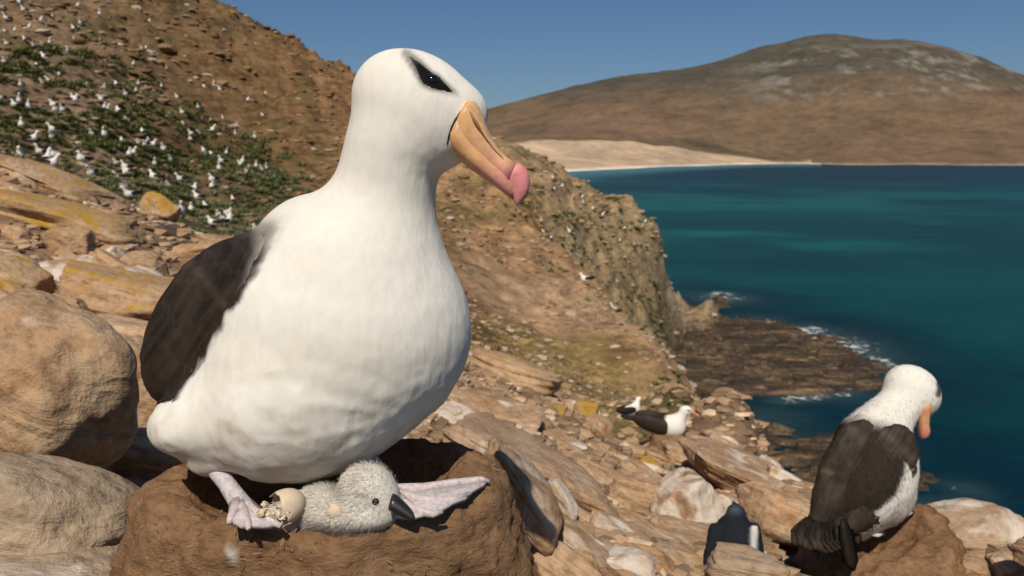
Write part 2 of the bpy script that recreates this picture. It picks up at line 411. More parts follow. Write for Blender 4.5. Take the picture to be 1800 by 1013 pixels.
near_pts = [ctra(a, z, r) for a, r, z in [(-60, .6, -.6), (-30, .6, -.75), (0, .6, -.85), (30, .6, -.95), (60, .6, -1.0)]]
near_pts += [ctrl(*q) for q in [
    (-200, 1000, 1.4), (200, 990, 1.5), (600, 1030, 1.5), (1000, 1030, 1.55), (1300, 1030, 1.9), (1500, 1060, 2.1), (1800, 1030, 2.3), (2100, 1040, 2.3),
    (50, 800, 2.3), (250, 800, 2.2), (100, 580, 3.3), (260, 620, 3.0), (600, 800, 2.4), (850, 850, 2.4), (1000, 880, 2.7), (1200, 940, 2.8), (1350, 960, 2.8),
    (150, 470, 5), (300, 470, 5.2), (0, 420, 5.5), (-250, 340, 6), (450, 500, 6), (0, 285, 8.2), (200, 355, 8.2), (385, 430, 8.2), (-300, 200, 9),
    (650, 580, 6.5), (900, 720, 4.8), (1000, 740, 6), (1100, 800, 6.5), (1150, 800, 8.8), (1000, 810, 4), (1250, 840, 5), (1200, 790, 8), (1300, 880, 4),
    (1235, 750, 9.6), (1330, 805, 7), (1430, 872, 4.8), (1520, 905, 4.2), (1640, 925, 3.6), (1800, 915, 3.4), (2050, 915, 3.3),
    (0, 330, 14), (200, 400, 14), (390, 460, 13), (-250, 260, 14), (500, 440, 15), (0, 250, 28), (200, 330, 26), (350, 400, 25), (450, 405, 27), (560, 420, 24),
    (0, 150, 42), (200, 220, 40), (400, 300, 40), (520, 340, 42), (0, 50, 58), (200, 100, 58), (400, 180, 60), (560, 220, 66), (-250, 20, 55), (200, 0, 72),
    (340, 0, 80), (480, 62, 88), (625, 132, 98), (760, 196, 108), (890, 252, 118), (1000, 310, 125), (1100, 372, 130), (1152, 404, 132),
    (100, -80, 85), (-250, -150, 85), (340, 70, 110), (625, 210, 132), (890, 300, 150), (1000, 365, 158), (1152, 480, 160), (100, 40, 120), (-250, -40, 120),
    (650, 500, 14), (840, 565, 26), (800, 455, 38), (850, 385, 58), (900, 335, 74), (950, 320, 95), (940, 500, 46), (700, 350, 50), (700, 250, 80),
    (1000, 470, 72), (1060, 520, 64), (1110, 580, 54), (1180, 655, 41), (1222, 720, 30), (1000, 600, 34), (1080, 680, 27), (950, 600, 30), (900, 650, 12), (1000, 690, 13), (1100, 735, 14), (1170, 765, 14),
    (1010, 520, 84), (1060, 570, 80), (1110, 640, 74), (1180, 730, 62), (1225, 810, 46), (1250, 900, 20), (1330, 1000, 14),
    (1000, 405, 94), (1040, 450, 96), (1070, 500, 98), (1110, 550, 100), (1150, 560, 114), (1155, 470, 128), (1175, 600, 108), (1205, 650, 105), (1230, 700, 103),
    (1180, 474, 136), (1205, 494, 141), (1240, 524, 148), (1266, 556, 153), (1230, 590, 132), (1110, 440, 118), (1060, 400, 115)]]
near_pts += [ctrz(*q) for q in [
    (1400, -9, 9), (1600, -7, 7), (1800, -6, 6.5), (2050, -6, 6), (1400, -22, 24), (1600, -20, 22), (1900, -18, 20), (1300, -33.5, 60), (1500, -35, 55), (1900, -35, 50),
    (1300, -35, 110), (1500, -36, 100), (1900, -36, 100), (1300, -36, 160), (1600, -38, 160), (2000, -38, 160), (1262, -36, 185), (1180, -36, 210), (1000, -30, 215), (800, -20, 220), (400, 0, 220), (0, 10, 220),
    (1270, -33.0, 118), (1285, -33, 140), (1100, -38, 330), (800, -38, 330), (400, -36, 330), (0, -30, 330), (1500, -40, 330), (2000, -40, 330), (1600, -1.9, 2.9)]]
near_pts += [ctra(a, z, r) for a, r, z in [
    (-80, 2, .1), (-80, 10, 5), (-80, 60, 32), (-80, 300, 60), (80, 2, -1.8), (80, 10, -9), (80, 60, -35), (80, 300, -40),
    (-130, 2, -.1), (-130, 10, 3.5), (-130, 60, 24), (-130, 300, 40), (130, 2, -1.6), (130, 10, -7), (130, 60, -33), (130, 300, -40),
    (179, 2, -.9), (179, 10, -1.5), (179, 60, -6), (179, 300, -20), (-179, 2, -.9), (-179, 10, -1.5), (-179, 60, -6), (-179, 300, -20)]]
H = RBF(near_pts)

def ground_z(x, y, detail=True):
    x = np.asarray(x, float); y = np.asarray(y, float); r = np.hypot(x, y); az = np.arctan2(x, y)
    z = H(az, np.log(np.maximum(r, 0.4))).reshape(r.shape) * r
    pxg = 900 + F_PX * np.tan(np.clip(az, -1.2, 1.2)); z = z - 5.5 * sstep(1160, 1180, pxg) * (1 - sstep(1215, 1262, pxg)) * sstep(100, 122, r) * (1 - sstep(150, 180, r))
    if detail:
        P = np.stack([x.ravel(), y.ravel(), z.ravel()], 1); rr = r.ravel()
        near = 1 - sstep(8, 20, rr); midw = sstep(9, 25, rr)
        d = near * (0.05 * fbm(P, 2.2, 4, 3) + 0.10 * fbm(P, 0.6, 3, 5) * sstep(1.5, 4, rr))
        led = fbm(P * [1, 1, 3.0], 0.16, 5, 11, 0.55); rid = 1 - np.abs(fbm(P, 0.09, 4, 21))
        d += midw * (0.017 * np.minimum(rr, 130) * led + 0.006 * np.minimum(rr, 130) * (rid - 0.8))
        d += midw * 0.0055 * np.minimum(rr, 130) * fbm(P, 0.45, 4, 31)
        z = z + d.reshape(z.shape)
    return z

CA = np.linspace(-.80, .80, 241); CL = np.linspace(math.log(.9), math.log(250), 300)
CH = H(*[m.ravel() for m in np.meshgrid(CA, CL, indexing='ij')]).reshape(241, 300)
def base_z(az, r):
    a = np.clip((az - CA[0]) / (CA[1] - CA[0]), 0, 239.999); l = np.clip((np.log(r) - CL[0]) / (CL[1] - CL[0]), 0, 298.999)
    i = a.astype(int); j = l.astype(int); u = a - i; w = l - j
    return r * (CH[i, j] * (1 - u) * (1 - w) + CH[i + 1, j] * u * (1 - w) + CH[i, j + 1] * (1 - u) * w + CH[i + 1, j + 1] * u * w)
def cast(px, py, r0=1.0, r1=240.0, detail=False):
    """where the line of sight through a photo position meets the ground: the point and its depth"""
    d = at(px, py, 1.0); h = math.hypot(d[0], d[1]); rr = np.exp(np.linspace(math.log(r0), math.log(r1), 600))
    x = d[0] / h * rr; y = d[1] / h * rr; gz = base_z(np.full(rr.shape, math.atan2(d[0], d[1])), rr); lz = d[2] / h * rr
    hit = np.nonzero(gz >= lz)[0]
    if len(hit) == 0: return None
    k = hit[0]; p = np.array([x[k], y[k], gz[k]]); return p, p @ FWD

# ground colours as they vary over the slope: (photo position, radius weight, base colour)
gcol = [(100, 60, 58, (.30, .20, .125)), (40, 150, 42, (.16, .12, .065)), (200, 130, 55, (.27, .185, .125)), (300, 60, 70, (.20, .115, .048)), (450, 110, 75, (.17, .098, .042)), (550, 130, 90, (.22, .125, .050)), (380, 30, 85, (.21, .12, .048)),
        (300, 230, 42, (.27, .19, .125)), (400, 250, 45, (.28, .19, .12)), (480, 200, 60, (.22, .125, .06)), (560, 220, 70, (.28, .155, .065)), (520, 290, 48, (.24, .14, .07)),
        (60, 240, 28, (.075, .085, .030)), (180, 270, 30, (.085, .098, .038)), (300, 340, 26, (.09, .102, .044)), (420, 370, 27, (.092, .105, .048)), (470, 310, 36, (.095, .105, .048)), (380, 390, 22, (.09, .105, .048)), (250, 200, 40, (.20, .15, .09)), (30, 30, 60, (.30, .20, .13)),
        (640, 130, 98, (.34, .18, .075)), (800, 330, 60, (.38, .215, .10)), (900, 330, 74, (.40, .23, .095)), (820, 420, 36, (.30, .17, .09)), (900, 420, 56, (.38, .22, .10)), (960, 300, 100, (.33, .225, .12)), (1040, 350, 118, (.40, .275, .14)), (1110, 400, 124, (.38, .265, .13)),
        (900, 500, 44, (.46, .29, .165)), (980, 530, 46, (.46, .29, .165)), (860, 580, 25, (.30, .20, .055)), (960, 610, 28, (.30, .20, .06)), (1050, 600, 42, (.44, .26, .14)), (1130, 650, 36, (.42, .25, .13)),
        (1030, 430, 88, (.34, .25, .125)), (1090, 500, 98, (.42, .29, .155)), (1130, 560, 105, (.30, .22, .105)), (1160, 610, 108, (.34, .235, .125)), (1200, 520, 138, (.40, .30, .19)), (1240, 560, 140, (.26, .19, .11)), (1210, 660, 105, (.16, .115, .065)),
        (1230, 745, 9.6, (.20, .16, .06)), (1000, 760, 5, (.36, .22, .12)), (1200, 850, 5, (.38, .24, .14)), (1000, 900, 2.5, (.30, .185, .105)), (1200, 990, 2.2, (.30, .185, .105)), (100, 450, 5, (.32, .20, .115)), (300, 600, 3, (.28, .175, .10)), (50, 900, 1.6, (.22, .145, .09)), (1700, 1000, 2.4, (.24, .16, .1)), (1400, 950, 9, (.16, .12, .07))]
GC = [(ctrl(px, py, r)[0] * 3.0, math.log(r), c) for px, py, r, c in gcol]
def ground_col(x, y):
    r = np.hypot(x, y).ravel(); az = np.arctan2(x, y).ravel() * 3.0; lr = np.log(np.maximum(r, .4)); num = np.zeros((len(r), 3)); den = np.zeros(len(r))
    jit = np.stack([x.ravel(), y.ravel(), 0 * r], 1); L = np.maximum(r, 3) ** 0.8 * 0.25
    j1 = vnoise(jit / L[:, None] * 0.9, 71) * 0.10; j2 = vnoise(jit / L[:, None] * 0.9, 72) * 0.14
    for a, l, c in GC:
        w = 1.0 / (((az + j1 - a) ** 2 + (lr + j2 - l) ** 2) ** 2 + 1e-4); num += w[:, None] * np.array(c); den += w
    return num / den[:, None]

def polar_grid(az, r, zf, colf=None, keep=None):
    A, Rr = np.meshgrid(az, r, indexing='ij'); x = Rr * np.sin(A); y = Rr * np.cos(A); z = zf(x, y)
    V = np.stack([x, y, z], -1).reshape(-1, 3); na, nr = A.shape
    I = np.arange(na * nr).reshape(na, nr)
    Fq = np.stack([I[:-1, :-1], I[1:, :-1], I[1:, 1:], I[:-1, 1:]], -1).reshape(-1, 4)[:, ::-1]
    return V, Fq

azs = np.concatenate([np.linspace(-180, -52, 60)[:-1], np.linspace(-52, 52, 620), np.linspace(52, 180, 60)[1:]]) * math.pi / 180
rs = np.exp(np.linspace(math.log(0.45), math.log(320), 470))
V, Fq = polar_grid(azs, rs, ground_z)
gc = ground_col(V[:, 0], V[:, 1]); gl = gc.mean(1, keepdims=True); gc = (gc * .82 + gl * [1.05, .98, .80] * .18) * np.where((np.hypot(V[:, 0], V[:, 1]) > 22) & (np.arctan2(V[:, 0], V[:, 1]) < -.12), .95, 1.12)[:, None]
rr_ = np.hypot(V[:, 0], V[:, 1])
green = sstep(0.05, 0.35, fbm(V, 0.22, 4, 91)) * sstep(14, 24, rr_) * np.where(np.arctan2(V[:, 0], V[:, 1]) > .02, .25, .55)
gc = gc * (1 - green[:, None]) + np.array([.085, .085, .035]) * green[:, None] * (0.6 + 0.4 * (gc.sum(1, keepdims=True) / .5))
wet = (1 - sstep(SEA + 0.5, SEA + 5, V[:, 2])); gc = gc * (1 - 0.65 * wet[:, None])
tag(obj('hillside', mesh('hillside', V, Fq, gc, True, M['ground'])), kind='structure')

# ------------------------------------------------------------------ far hill with its beach across the bay
FH = RBF([ctrl(*q) for q in [
    (700, 215, 4200), (860, 196, 4300), (982, 159, 4400), (1103, 132, 4400), (1177, 126, 4300), (1262, 103, 4200), (1378, 80, 4100), (1462, 67, 4000), (1525, 75, 4000), (1600, 75, 4000),
    (1673, 89, 4000), (1747, 113, 4000), (1800, 134, 4000), (1950, 180, 4000), (2200, 230, 4000), (600, 240, 4200),
    (700, 262, 5600), (982, 225, 5800), (1262, 180, 5800), (1462, 160, 5600), (1700, 180, 5600), (2000, 240, 5600),
    (882, 249, 2500), (1000, 249, 2500), (1114, 251, 2500), (1299, 270, 2700), (1000, 215, 3200), (1300, 200, 3200), (1500, 200, 3200), (1700, 220, 3200), (1500, 260, 2700), (1700, 270, 2700), (1900, 265, 2800),
    (1420, 282, 2700), (700, 262, 2000), (600, 262, 2500)]] +
    [ctrz(*q) for q in [(900, -30.5, 1250), (990, -31.9, 1400), (1120, -31.9, 1800), (1250, -31.9, 2240), (1330, -31.9, 2550), (1420, -31.9, 2640), (1600, -31.9, 2600), (1800, -31.9, 2560), (2100, -31.9, 2500),
     (800, -32, 1180), (1000, -36, 1150), (1120, -40, 1400), (1250, -40, 1800), (1420, -42, 2150), (1700, -42, 2100), (2100, -42, 2000), (700, -28, 1200), (600, -28, 1500), (1000, -24, 1700), (1150, -25, 2100), (1270, -28, 2420), (2400, -31.9, 2500)]], 2.2, 0.10)
def far_z(x, y):
    r = np.hypot(x, y); z = FH(np.arctan2(x, y), np.log(r)).reshape(r.shape) * r
    P = np.stack([x.ravel(), y.ravel(), 0 * x.ravel()], 1); up = sstep(SEA + 4, SEA + 60, z)
    return z + up * (26 * fbm(P, 0.0022, 5, 41) + 7 * fbm(P, 0.012, 4, 43)).reshape(z.shape) + 0.7 * fbm(P, 0.01, 3, 44).reshape(z.shape)
V, Fq = polar_grid(np.arctan((np.linspace(450, 2500, 520) - 900) / F_PX), np.exp(np.linspace(math.log(1100), math.log(6500), 300)), far_z)
hgt = V[:, 2] - SEA; nz = fbm(V, 0.0035, 5, 51); pxv, pyv = to_px(V)
c = np.tile(np.array([.165, .112, .070]), (len(V), 1))
def blend(c, col, w): return c * (1 - w[:, None]) + np.array(col) * w[:, None]
c = blend(c, (.105, .085, .052), sstep(0.0, 0.35, fbm(V, 0.0016, 4, 61)))
c = blend(c, (.185, .120, .078), sstep(0.0, 0.4, fbm(V * [1, .5, 1], 0.002, 4, 63)) * (1 - sstep(150, 300, hgt)))
top = sstep(190, 400, hgt + 90 * nz); c = blend(c, (.095, .082, .062), top)
scree = sstep(190, 290, hgt) * sstep(-0.05, 0.30, fbm(V * [1, 1, 2], 0.012, 5, 65, .65) + 0.5 * fbm(V, 0.0022, 3, 66)) * sstep(1250, 1420, pxv) * (1 - .8 * sstep(420, 520, hgt)); c = blend(c, (.26, .235, .205), scree * 0.7)
bx_ = np.interp(np.arctan2(V[:, 0], V[:, 1]), np.arctan((np.array([600, 880, 1000, 1114, 1299, 1420, 1440, 2500]) - 900) / F_PX), [2400, 2500, 2500, 2510, 2690, 2730, 2000, 2000])
rr_ = np.hypot(V[:, 0], V[:, 1])
sand = 1 - sstep(-40, 30, rr_ + 90 * nz - bx_); c = blend(c, (.60, .43, .29), sand)
c = blend(c, (.48, .35, .24), sand * sstep(0.0, .3, fbm(V * [1, .3, 1], 0.006, 4, 67)))
c = blend(c, (.74, .65, .54), (1 - sstep(1.2, 4.5, hgt + 1.0 * nz)) * (bx_ > 2100))
c = blend(c, (.30, .245, .17), (1 - sstep(2, 7, hgt)) * (bx_ <= 2100))
tag(obj('far_hill', mesh('far_hill', V, Fq, c, True, M['hill'])), kind='structure')

# ------------------------------------------------------------------ rock shelf in the sea below, and the sea
def sea_xy(px, py):
    d = at(px, py, 1.0); k = SEA / d[2]; return d[0] * k, d[1] * k
def poly_sd(x, y, poly):
    P = np.array(poly); d = np.full(x.shape, 1e9); ins = np.zeros(x.shape, bool)
    for i in range(len(P)):
        a = P[i]; b = P[(i + 1) % len(P)]; e = b - a; t = np.clip(((x - a[0]) * e[0] + (y - a[1]) * e[1]) / (e @ e), 0, 1)
        d = np.minimum(d, np.hypot(x - a[0] - t * e[0], y - a[1] - t * e[1]))
        cnd = ((a[1] > y) != (b[1] > y)) & (x < (b[0] - a[0]) * (y - a[1]) / (b[1] - a[1] + 1e-12) + a[0]); ins ^= cnd
    return np.where(ins, -d, d)
shelf_polys = [[sea_xy(*q) for q in pl] for pl in (
    [(1140, 580), (1220, 566), (1300, 562), (1390, 572), (1450, 596), (1500, 618), (1552, 640), (1540, 662), (1480, 684), (1400, 698), (1300, 706), (1230, 712), (1140, 712)],
    [(1150, 742), (1260, 742), (1340, 744), (1392, 756), (1400, 775), (1480, 772), (1560, 790), (1625, 818), (1664, 850), (1640, 872), (1560, 875), (1400, 880), (1200, 880)],
    [(1250, 522), (1272, 516), (1285, 524), (1276, 540), (1250, 540)])]
def shelf_sd(x, y): return np.minimum.reduce([poly_sd(x, y, p) for p in shelf_polys])
def shelf_z(x, y):
    P = np.stack([x.ravel(), y.ravel(), 0 * x.ravel()], 1); n1 = fbm(P, 0.12, 4, 81).reshape(x.shape); n2 = fbm(P * [0.35, 1, 1], 0.45, 5, 83, .6).reshape(x.shape)
    sd = shelf_sd(x, y) + 5.0 * n1 - 1.0
    h = 1.5 * (1 - sstep(-6, 1.0, sd)) * (0.65 + 0.7 * n1) + (1 - sstep(-8, 2, sd)) * (1.5 * n2 + 0.8 * np.round(2.5 * n2)) - 0.55 * sstep(-1.5, 3, sd) - 1.5 * sstep(2, 8, sd)
    return SEA + h
V, Fq = polar_grid(np.arctan((np.linspace(1090, 1740, 420) - 900) / F_PX), np.exp(np.linspace(math.log(66), math.log(185), 420)), shelf_z)
keep = (V[Fq][:, :, 2] > SEA - 0.7).any(1); Fq = Fq[keep]
tag(obj('shore_rock_shelf', mesh('shore_rock_shelf', V, Fq, None, True, M['shelf'])), kind='structure')

sa = np.concatenate([np.linspace(-180, -20, 50)[:-1], np.linspace(-20, 50, 420), np.linspace(50, 180, 50)[1:]]) * math.pi / 180
sr = np.exp(np.concatenate([np.linspace(math.log(20), math.log(60), 8)[:-1], np.linspace(math.log(60), math.log(400), 320), np.linspace(math.log(400), math.log(40000), 90)[1:]]))
V, Fq = polar_grid(sa, sr, lambda x, y: np.full(x.shape, SEA))
sd = shelf_sd(V[:, 0], V[:, 1]); r_ = np.hypot(V[:, 0], V[:, 1]); pxv, pyv = to_px(V)
n = fbm(V, 0.01, 4, 5); nb = fbm(V, 0.05, 4, 6)
c = np.tile(np.array([.001, .052, .060]), (len(V), 1))
c = blend(c, (.005, .100, .104), sstep(-.1, .35, n) * sstep(130, 240, r_) * (1 - sstep(700, 1500, r_)))
c = blend(c, (.003, .040, .068), sstep(400, 1300, r_))
c = blend(c, (.001, .020, .036), (1 - sstep(4, 30, sd + 10 * nb)) * 0.85)  # kelp and dark reflections beside the shelf, both tinted into the water colour
shore = 1 - sstep(15, 160, r_ - np.interp(pxv, [900, 990, 1120, 1250, 1330, 1420], [1250, 1400, 1800, 2240, 2550, 2640]) + 150 + 80 * n)
edge = np.interp(np.arctan2(V[:, 0], V[:, 1]), np.arctan((np.array([900, 990, 1120, 1250, 1330, 1430]) - 900) / F_PX), [1250, 1400, 1800, 2240, 2550, 2640])
nearsh = sstep(-750, -150, r_ - edge) * (r_ < edge + 200) * (np.arctan2(V[:, 0], V[:, 1]) < math.atan(540 / F_PX)) * (np.arctan2(V[:, 0], V[:, 1]) > 0)
c = blend(c, (.06, .19, .21), nearsh * 0.9)
foam = np.exp(-((sd - 1.2) / 2.2) ** 2) * 0.62 * sstep(-.25, .35, nb)
for fx, fy, rad, s in ((1440, 597, 9, .95), (1475, 606, 8, .9), (1420, 580, 6, .8), (1520, 622, 6, .7), (1405, 604, 5, .5), (1270, 524, 7, .75), (1340, 566, 6, .6), (1480, 690, 6, .5), (1250, 714, 5, .4), (1355, 735, 5, .45), (1700, 862, 2.5, .5)):
    X, Y = sea_xy(fx, fy); foam = np.maximum(foam, .80 * s * np.exp(-(((V[:, 0] - X) / rad) ** 2 + ((V[:, 1] - Y) / rad) ** 2)))
c = blend(c, (.16, .22, .21), np.clip(foam, 0, 1) * .35)
me = mesh('sea', V, Fq, c, True, M['sea']); c4 = np.concatenate([c, foam[:, None]], 1).astype(np.float32); me.color_attributes['Col'].data.foreach_set('color', c4.ravel())
tag(obj('sea', me), kind='structure')

# ------------------------------------------------------------------ rocks
def rock_mesh(name, seed, flat=0.5, h=0.075, planes=16, k=0.09, rough=0.05, boxy=0.6):
    g = np.random.default_rng(seed); Nn = g.normal(size=(planes, 3)); Nn /= np.linalg.norm(Nn, axis=1, keepdims=True)
    ax = np.array([[1, 0, 0], [-1, 0, 0], [0, 1, 0], [0, -1, 0], [0, 0, 1], [0, 0, -1]], float) + g.normal(size=(6, 3)) * 0.16
    ax /= np.linalg.norm(ax, axis=1, keepdims=True); Nn = np.concatenate([Nn, ax]); d = np.concatenate([g.uniform(.80, 1.08, planes), g.uniform(.72, .86, 6)])
    def f(P):
        s = -np.full(len(P), 9.0, np.float32)
        for n_, d_ in zip(Nn, d): s = -smin(-s, -(P @ n_.astype(np.float32) - d_), k)
        return s
    v, q = surface_nets(f, (-1.3,) * 3, (1.3,) * 3, h)
    v = v - (v.max(0) + v.min(0)) / 2; v = v / (v.max(0) - v.min(0)) * 2; v = v.astype(float); n_ = vnormals(v, q)
    off = seed * 3.1
    v = v + n_ * (rough * 1.6 * fbm(v + off, 1.3, 3, seed) + rough * 0.9 * fbm(v + off, 4.0, 3, seed + 5) - rough * 1.1 * sstep(0.15, 0.45, fbm((v + off) * [.5, .5, 3.2], 1.4, 3, seed + 9)) * (np.abs(n_[:, 2]) < .75))[:, None]
    return mesh(name, v * 0.5, q, None, True, M['rock'])
ROCKS = [rock_mesh('rock_shape', 100 + i) for i in range(14)]
ROUND = [rock_mesh('boulder_shape', 200 + i, h=0.045, planes=22, k=0.28, rough=0.05) for i in range(4)]

def put_rock(px, py, D, w, h, ang=0, depth=None, me=None, lichen=.15, guano=.25, grey=0.0, name='sandstone_rock', label=None, group=None, tilt=None, yaw=0.0):
    """w, h in photo pixels at that depth; long axis turned by ang (clockwise) in view; depth in metres"""
    s = D / F_PX; c_ = at(px, py, D); o = bpy.data.objects.new(name, me or random.choice(ROCKS)); COL.objects.link(o)
    dp = depth if depth is not None else max(w, h) * s * random.uniform(.7, 1.0)
    R = Matrix(frame(ang).tolist()); B = Matrix(((1, 0, 0), (0, 0, 1), (0, 1, 0)))         # local x along, z across, y away
    R3 = Matrix([[R[i][0], R[i][2], R[i][1]] for i in range(3)])
    if R3.determinant() < 0: R3 = R3 @ Matrix(((1, 0, 0), (0, -1, 0), (0, 0, 1)))
    tl = tilt if tilt is not None else random.uniform(-.1, .25)
    R3 = R3 @ Matrix.Rotation(tl, 3, 'X') @ Matrix.Rotation(yaw, 3, 'Z')
    o.matrix_world = Matrix.Translation(c_.tolist()) @ R3.to_4x4() @ Matrix.Diagonal((w * s, dp, h * s, 1))
    o.color = (lichen, guano, grey, 1)
    return tag(o, label, 'boulder' if name == 'boulder' else 'rock', group)

def gD(px, py, r0=1.0):
    k = cast(px, py, r0); return k[1] if k else 6.0

# distinctive rocks: px, py, depth (None = on the ground there), w, h, angle, lichen, guano, grey, mesh, label
named = [
 (48, 690, 1.55, 330, 335, 30, .12, .28, .12, ROUND[0], 'boulder', 'big rounded tan boulder at the left edge beside the nest'),
 (70, 930, 1.22, 380, 240, 18, .05, .20, .75, ROUND[1], 'boulder', 'grey sloping slab in the lower left corner'),
 (60, 1050, 1.05, 360, 120, 4, .05, .55, .8, ROUND[2], 'boulder', 'pale flat slab edge along the bottom left corner'),
 (85, 318, None, 260, 42, 21, .50, .3, .1, ROCKS[0], 'sandstone_rock', 'long thin slab jutting out at the upper left above green tussock edge'),
 (120, 385, None, 330, 56, 14, .62, .2, .1, ROCKS[1], 'sandstone_rock', 'long slab with a band of yellow lichen at the left'),
 (278, 372, None, 74, 58, 30, .72, .1, .0, ROCKS[2], 'sandstone_rock', 'pointed yellow lichened rock beside the green tussock on the left'),
 (125, 432, None, 74, 66, 5, .05, .3, .0, ROCKS[3], 'sandstone_rock', 'angular tan block with a dark hollow at its right, on the left slope'),
 (22, 416, None, 64, 40, 5, .1, .2, .1, ROCKS[4], 'sandstone_rock', 'small block at the left edge under the yellow banded slab'),
 (258, 476, None, 84, 66, 10, .2, .25, .0, ROUND[3], 'sandstone_rock', 'rounded pale orange rock left of the dark wing'),
 (350, 456, None, 84, 58, -5, .2, .3, .0, ROCKS[5], 'sandstone_rock', 'block touching the dark wing outline near the green tussock'),
 (196, 462, None, 66, 34, -30, .05, .75, .0, ROCKS[6], 'sandstone_rock', 'small rock with a white streak between two tan blocks'),
 (235, 520, None, 300, 84, 12, .50, .25, .0, ROCKS[7], 'sandstone_rock', 'broad slab with an orange lichen patch left of the wing'),
 (118, 556, None, 76, 74, 10, .05, .1, .0, ROCKS[8], 'sandstone_rock', 'dark brown block above the big boulder'),
 (28, 505, None, 120, 80, 30, .60, .2, .1, ROCKS[9], 'sandstone_rock', 'lichened rock at the left edge just above the big boulder'),
 (215, 668, 2.35, 240, 150, 22, .10, .35, .0, ROUND[1], 'sandstone_rock', 'smooth orange slab between the big boulder and the bird'),
 (225, 590, None, 190, 60, 8, .1, .3, .0, ROCKS[10], 'sandstone_rock', 'flat brown slab behind the big boulder, left of the wing'),
 (270, 770, 2.05, 170, 36, 4, .1, .35, .0, ROCKS[11], 'sandstone_rock', 'thin flat slab left of the white tail fluff'),
 (285, 825, 1.9, 140, 90, 10, .1, .3, .0, ROCKS[12], 'sandstone_rock', 'tan rock in the gap between boulder and nest'),
 (400, 440, None, 120, 50, 12, .2, .3, .0, ROCKS[13], 'sandstone_rock', 'slab behind the upper wing edge'),
 (922, 872, 1.78, 220, 84, 54, .15, .62, .0, ROCKS[0], 'sandstone_rock', 'steep orange slab streaked white against the right side of the nest'),
 (940, 812, 2.5, 330, 54, 25, .15, .35, .1, ROCKS[1], 'sandstone_rock', 'long narrow slab slanting down right behind the nest'),
 (1050, 760, None, 58, 54, 20, .12, .45, .0, ROCKS[3], 'sandstone_rock', 'pinkish block left of the sitting bird'),
 (1000, 804, None, 72, 40, 25, .1, .4, .0, ROCKS[4], 'sandstone_rock', 'small tilted slab below the pinkish block'),
 (862, 722, None, 190, 46, 14, .1, .5, .0, ROCKS[5], 'sandstone_rock', 'pinkish slab right of the white breast'),
 (900, 662, None, 180, 72, 18, .3, .3, .0, ROUND[2], 'sandstone_rock', 'smooth domed slab with orange lichen right of the breast'),
 (1030, 722, None, 46, 34, 10, .78, .1, .0, ROCKS[6], 'sandstone_rock', 'bright yellow lichened rock uphill of the pinkish block'),
 (975, 728, None, 40, 30, 15, .75, .1, .0, ROCKS[7], 'sandstone_rock', 'orange lichened stone left of the bright yellow rock'),
 (1120, 885, 3.1, 120, 92, 8, .08, .55, .0, ROCKS[8], 'sandstone_rock', 'square tan block with a pale top in the rocks right of the nest'),
 (1030, 918, 2.6, 72, 64, 25, .08, .5, .0, ROCKS[9], 'sandstone_rock', 'rounded reddish rock halfway between nest and square block'),
 (988, 945, 2.3, 62, 44, 5, .05, .95, .15, ROCKS[10], 'sandstone_rock', 'white topped stone at the right foot of the nest'),
 (1205, 895, 3.0, 118, 118, 60, .08, .98, .0, ROCKS[11], 'sandstone_rock', 'pointed block with a broad white streak left of the penguin'),
 (1215, 958, 2.6, 150, 56, 14, .08, .55, .0, ROCKS[12], 'sandstone_rock', 'flat slab below the white streaked block'),
 (1082, 992, 2.2, 64, 62, 20, .05, .95, .1, ROCKS[13], 'sandstone_rock', 'whitened rock at the bottom edge right of the nest'),
 (1180, 1000, 2.2, 240, 64, 18, .08, .5, .0, ROCKS[2], 'sandstone_rock', 'long slab along the bottom edge left of the dark penguin'),
 (1064, 846, 3.3, 135, 50, 22, .1, .5, .0, ROCKS[5], 'sandstone_rock', 'slanting slab above the square tan block'),
 (990, 880, 2.2, 90, 36, 56, .05, .9, .0, ROCKS[1], 'sandstone_rock', 'thin upright sliver of rock edged white beside the nest'),
 (1140, 822, None, 44, 30, 15, .78, .1, .0, ROCKS[6], 'sandstone_rock', 'yellow lichened stone downhill of the sitting bird'),
 (1118, 795, None, 74, 28, 18, .2, .5, .0, ROCKS[8], 'sandstone_rock', 'low slab just below the sitting bird'),
 (1320, 838, None, 260, 56, 22, .08, .6, .0, ROCKS[0], 'sandstone_rock', 'long pinkish slab at the cliff edge left of the standing bird'),
 (1225, 812, None, 130, 40, 18, .12, .5, .0, ROCKS[3], 'sandstone_rock', 'pale slab at the brink below the sitting bird'),
 (1370, 905, 3.2, 150, 90, 20, .08, .45, .0, ROCKS[7], 'sandstone_rock', 'tan slab between the penguin and the standing bird'),
 (1730, 950, 2.75, 240, 120, -6, .1, .65, .35, ROUND[3], 'sandstone_rock', 'pale cracked boulder at the lower right corner'),
 (1700, 1005, 2.3, 76, 56, 5, .05, .3, .1, ROUND[0], 'sandstone_rock', 'small rounded tan stone in front of the pale cracked boulder'),
 (1785, 1000, 2.4, 90, 90, 70, .1, .4, .85, ROCKS[4], 'sandstone_rock', 'dark grey jointed rock at the right edge'),
]
for px, py, D, w, h, a, li, gu, gr, me, nm, lab in named:
    put_rock(px, py, D if D else gD(px, py + h * .25), w, h, a, None, me, li, gu, gr, nm, lab)

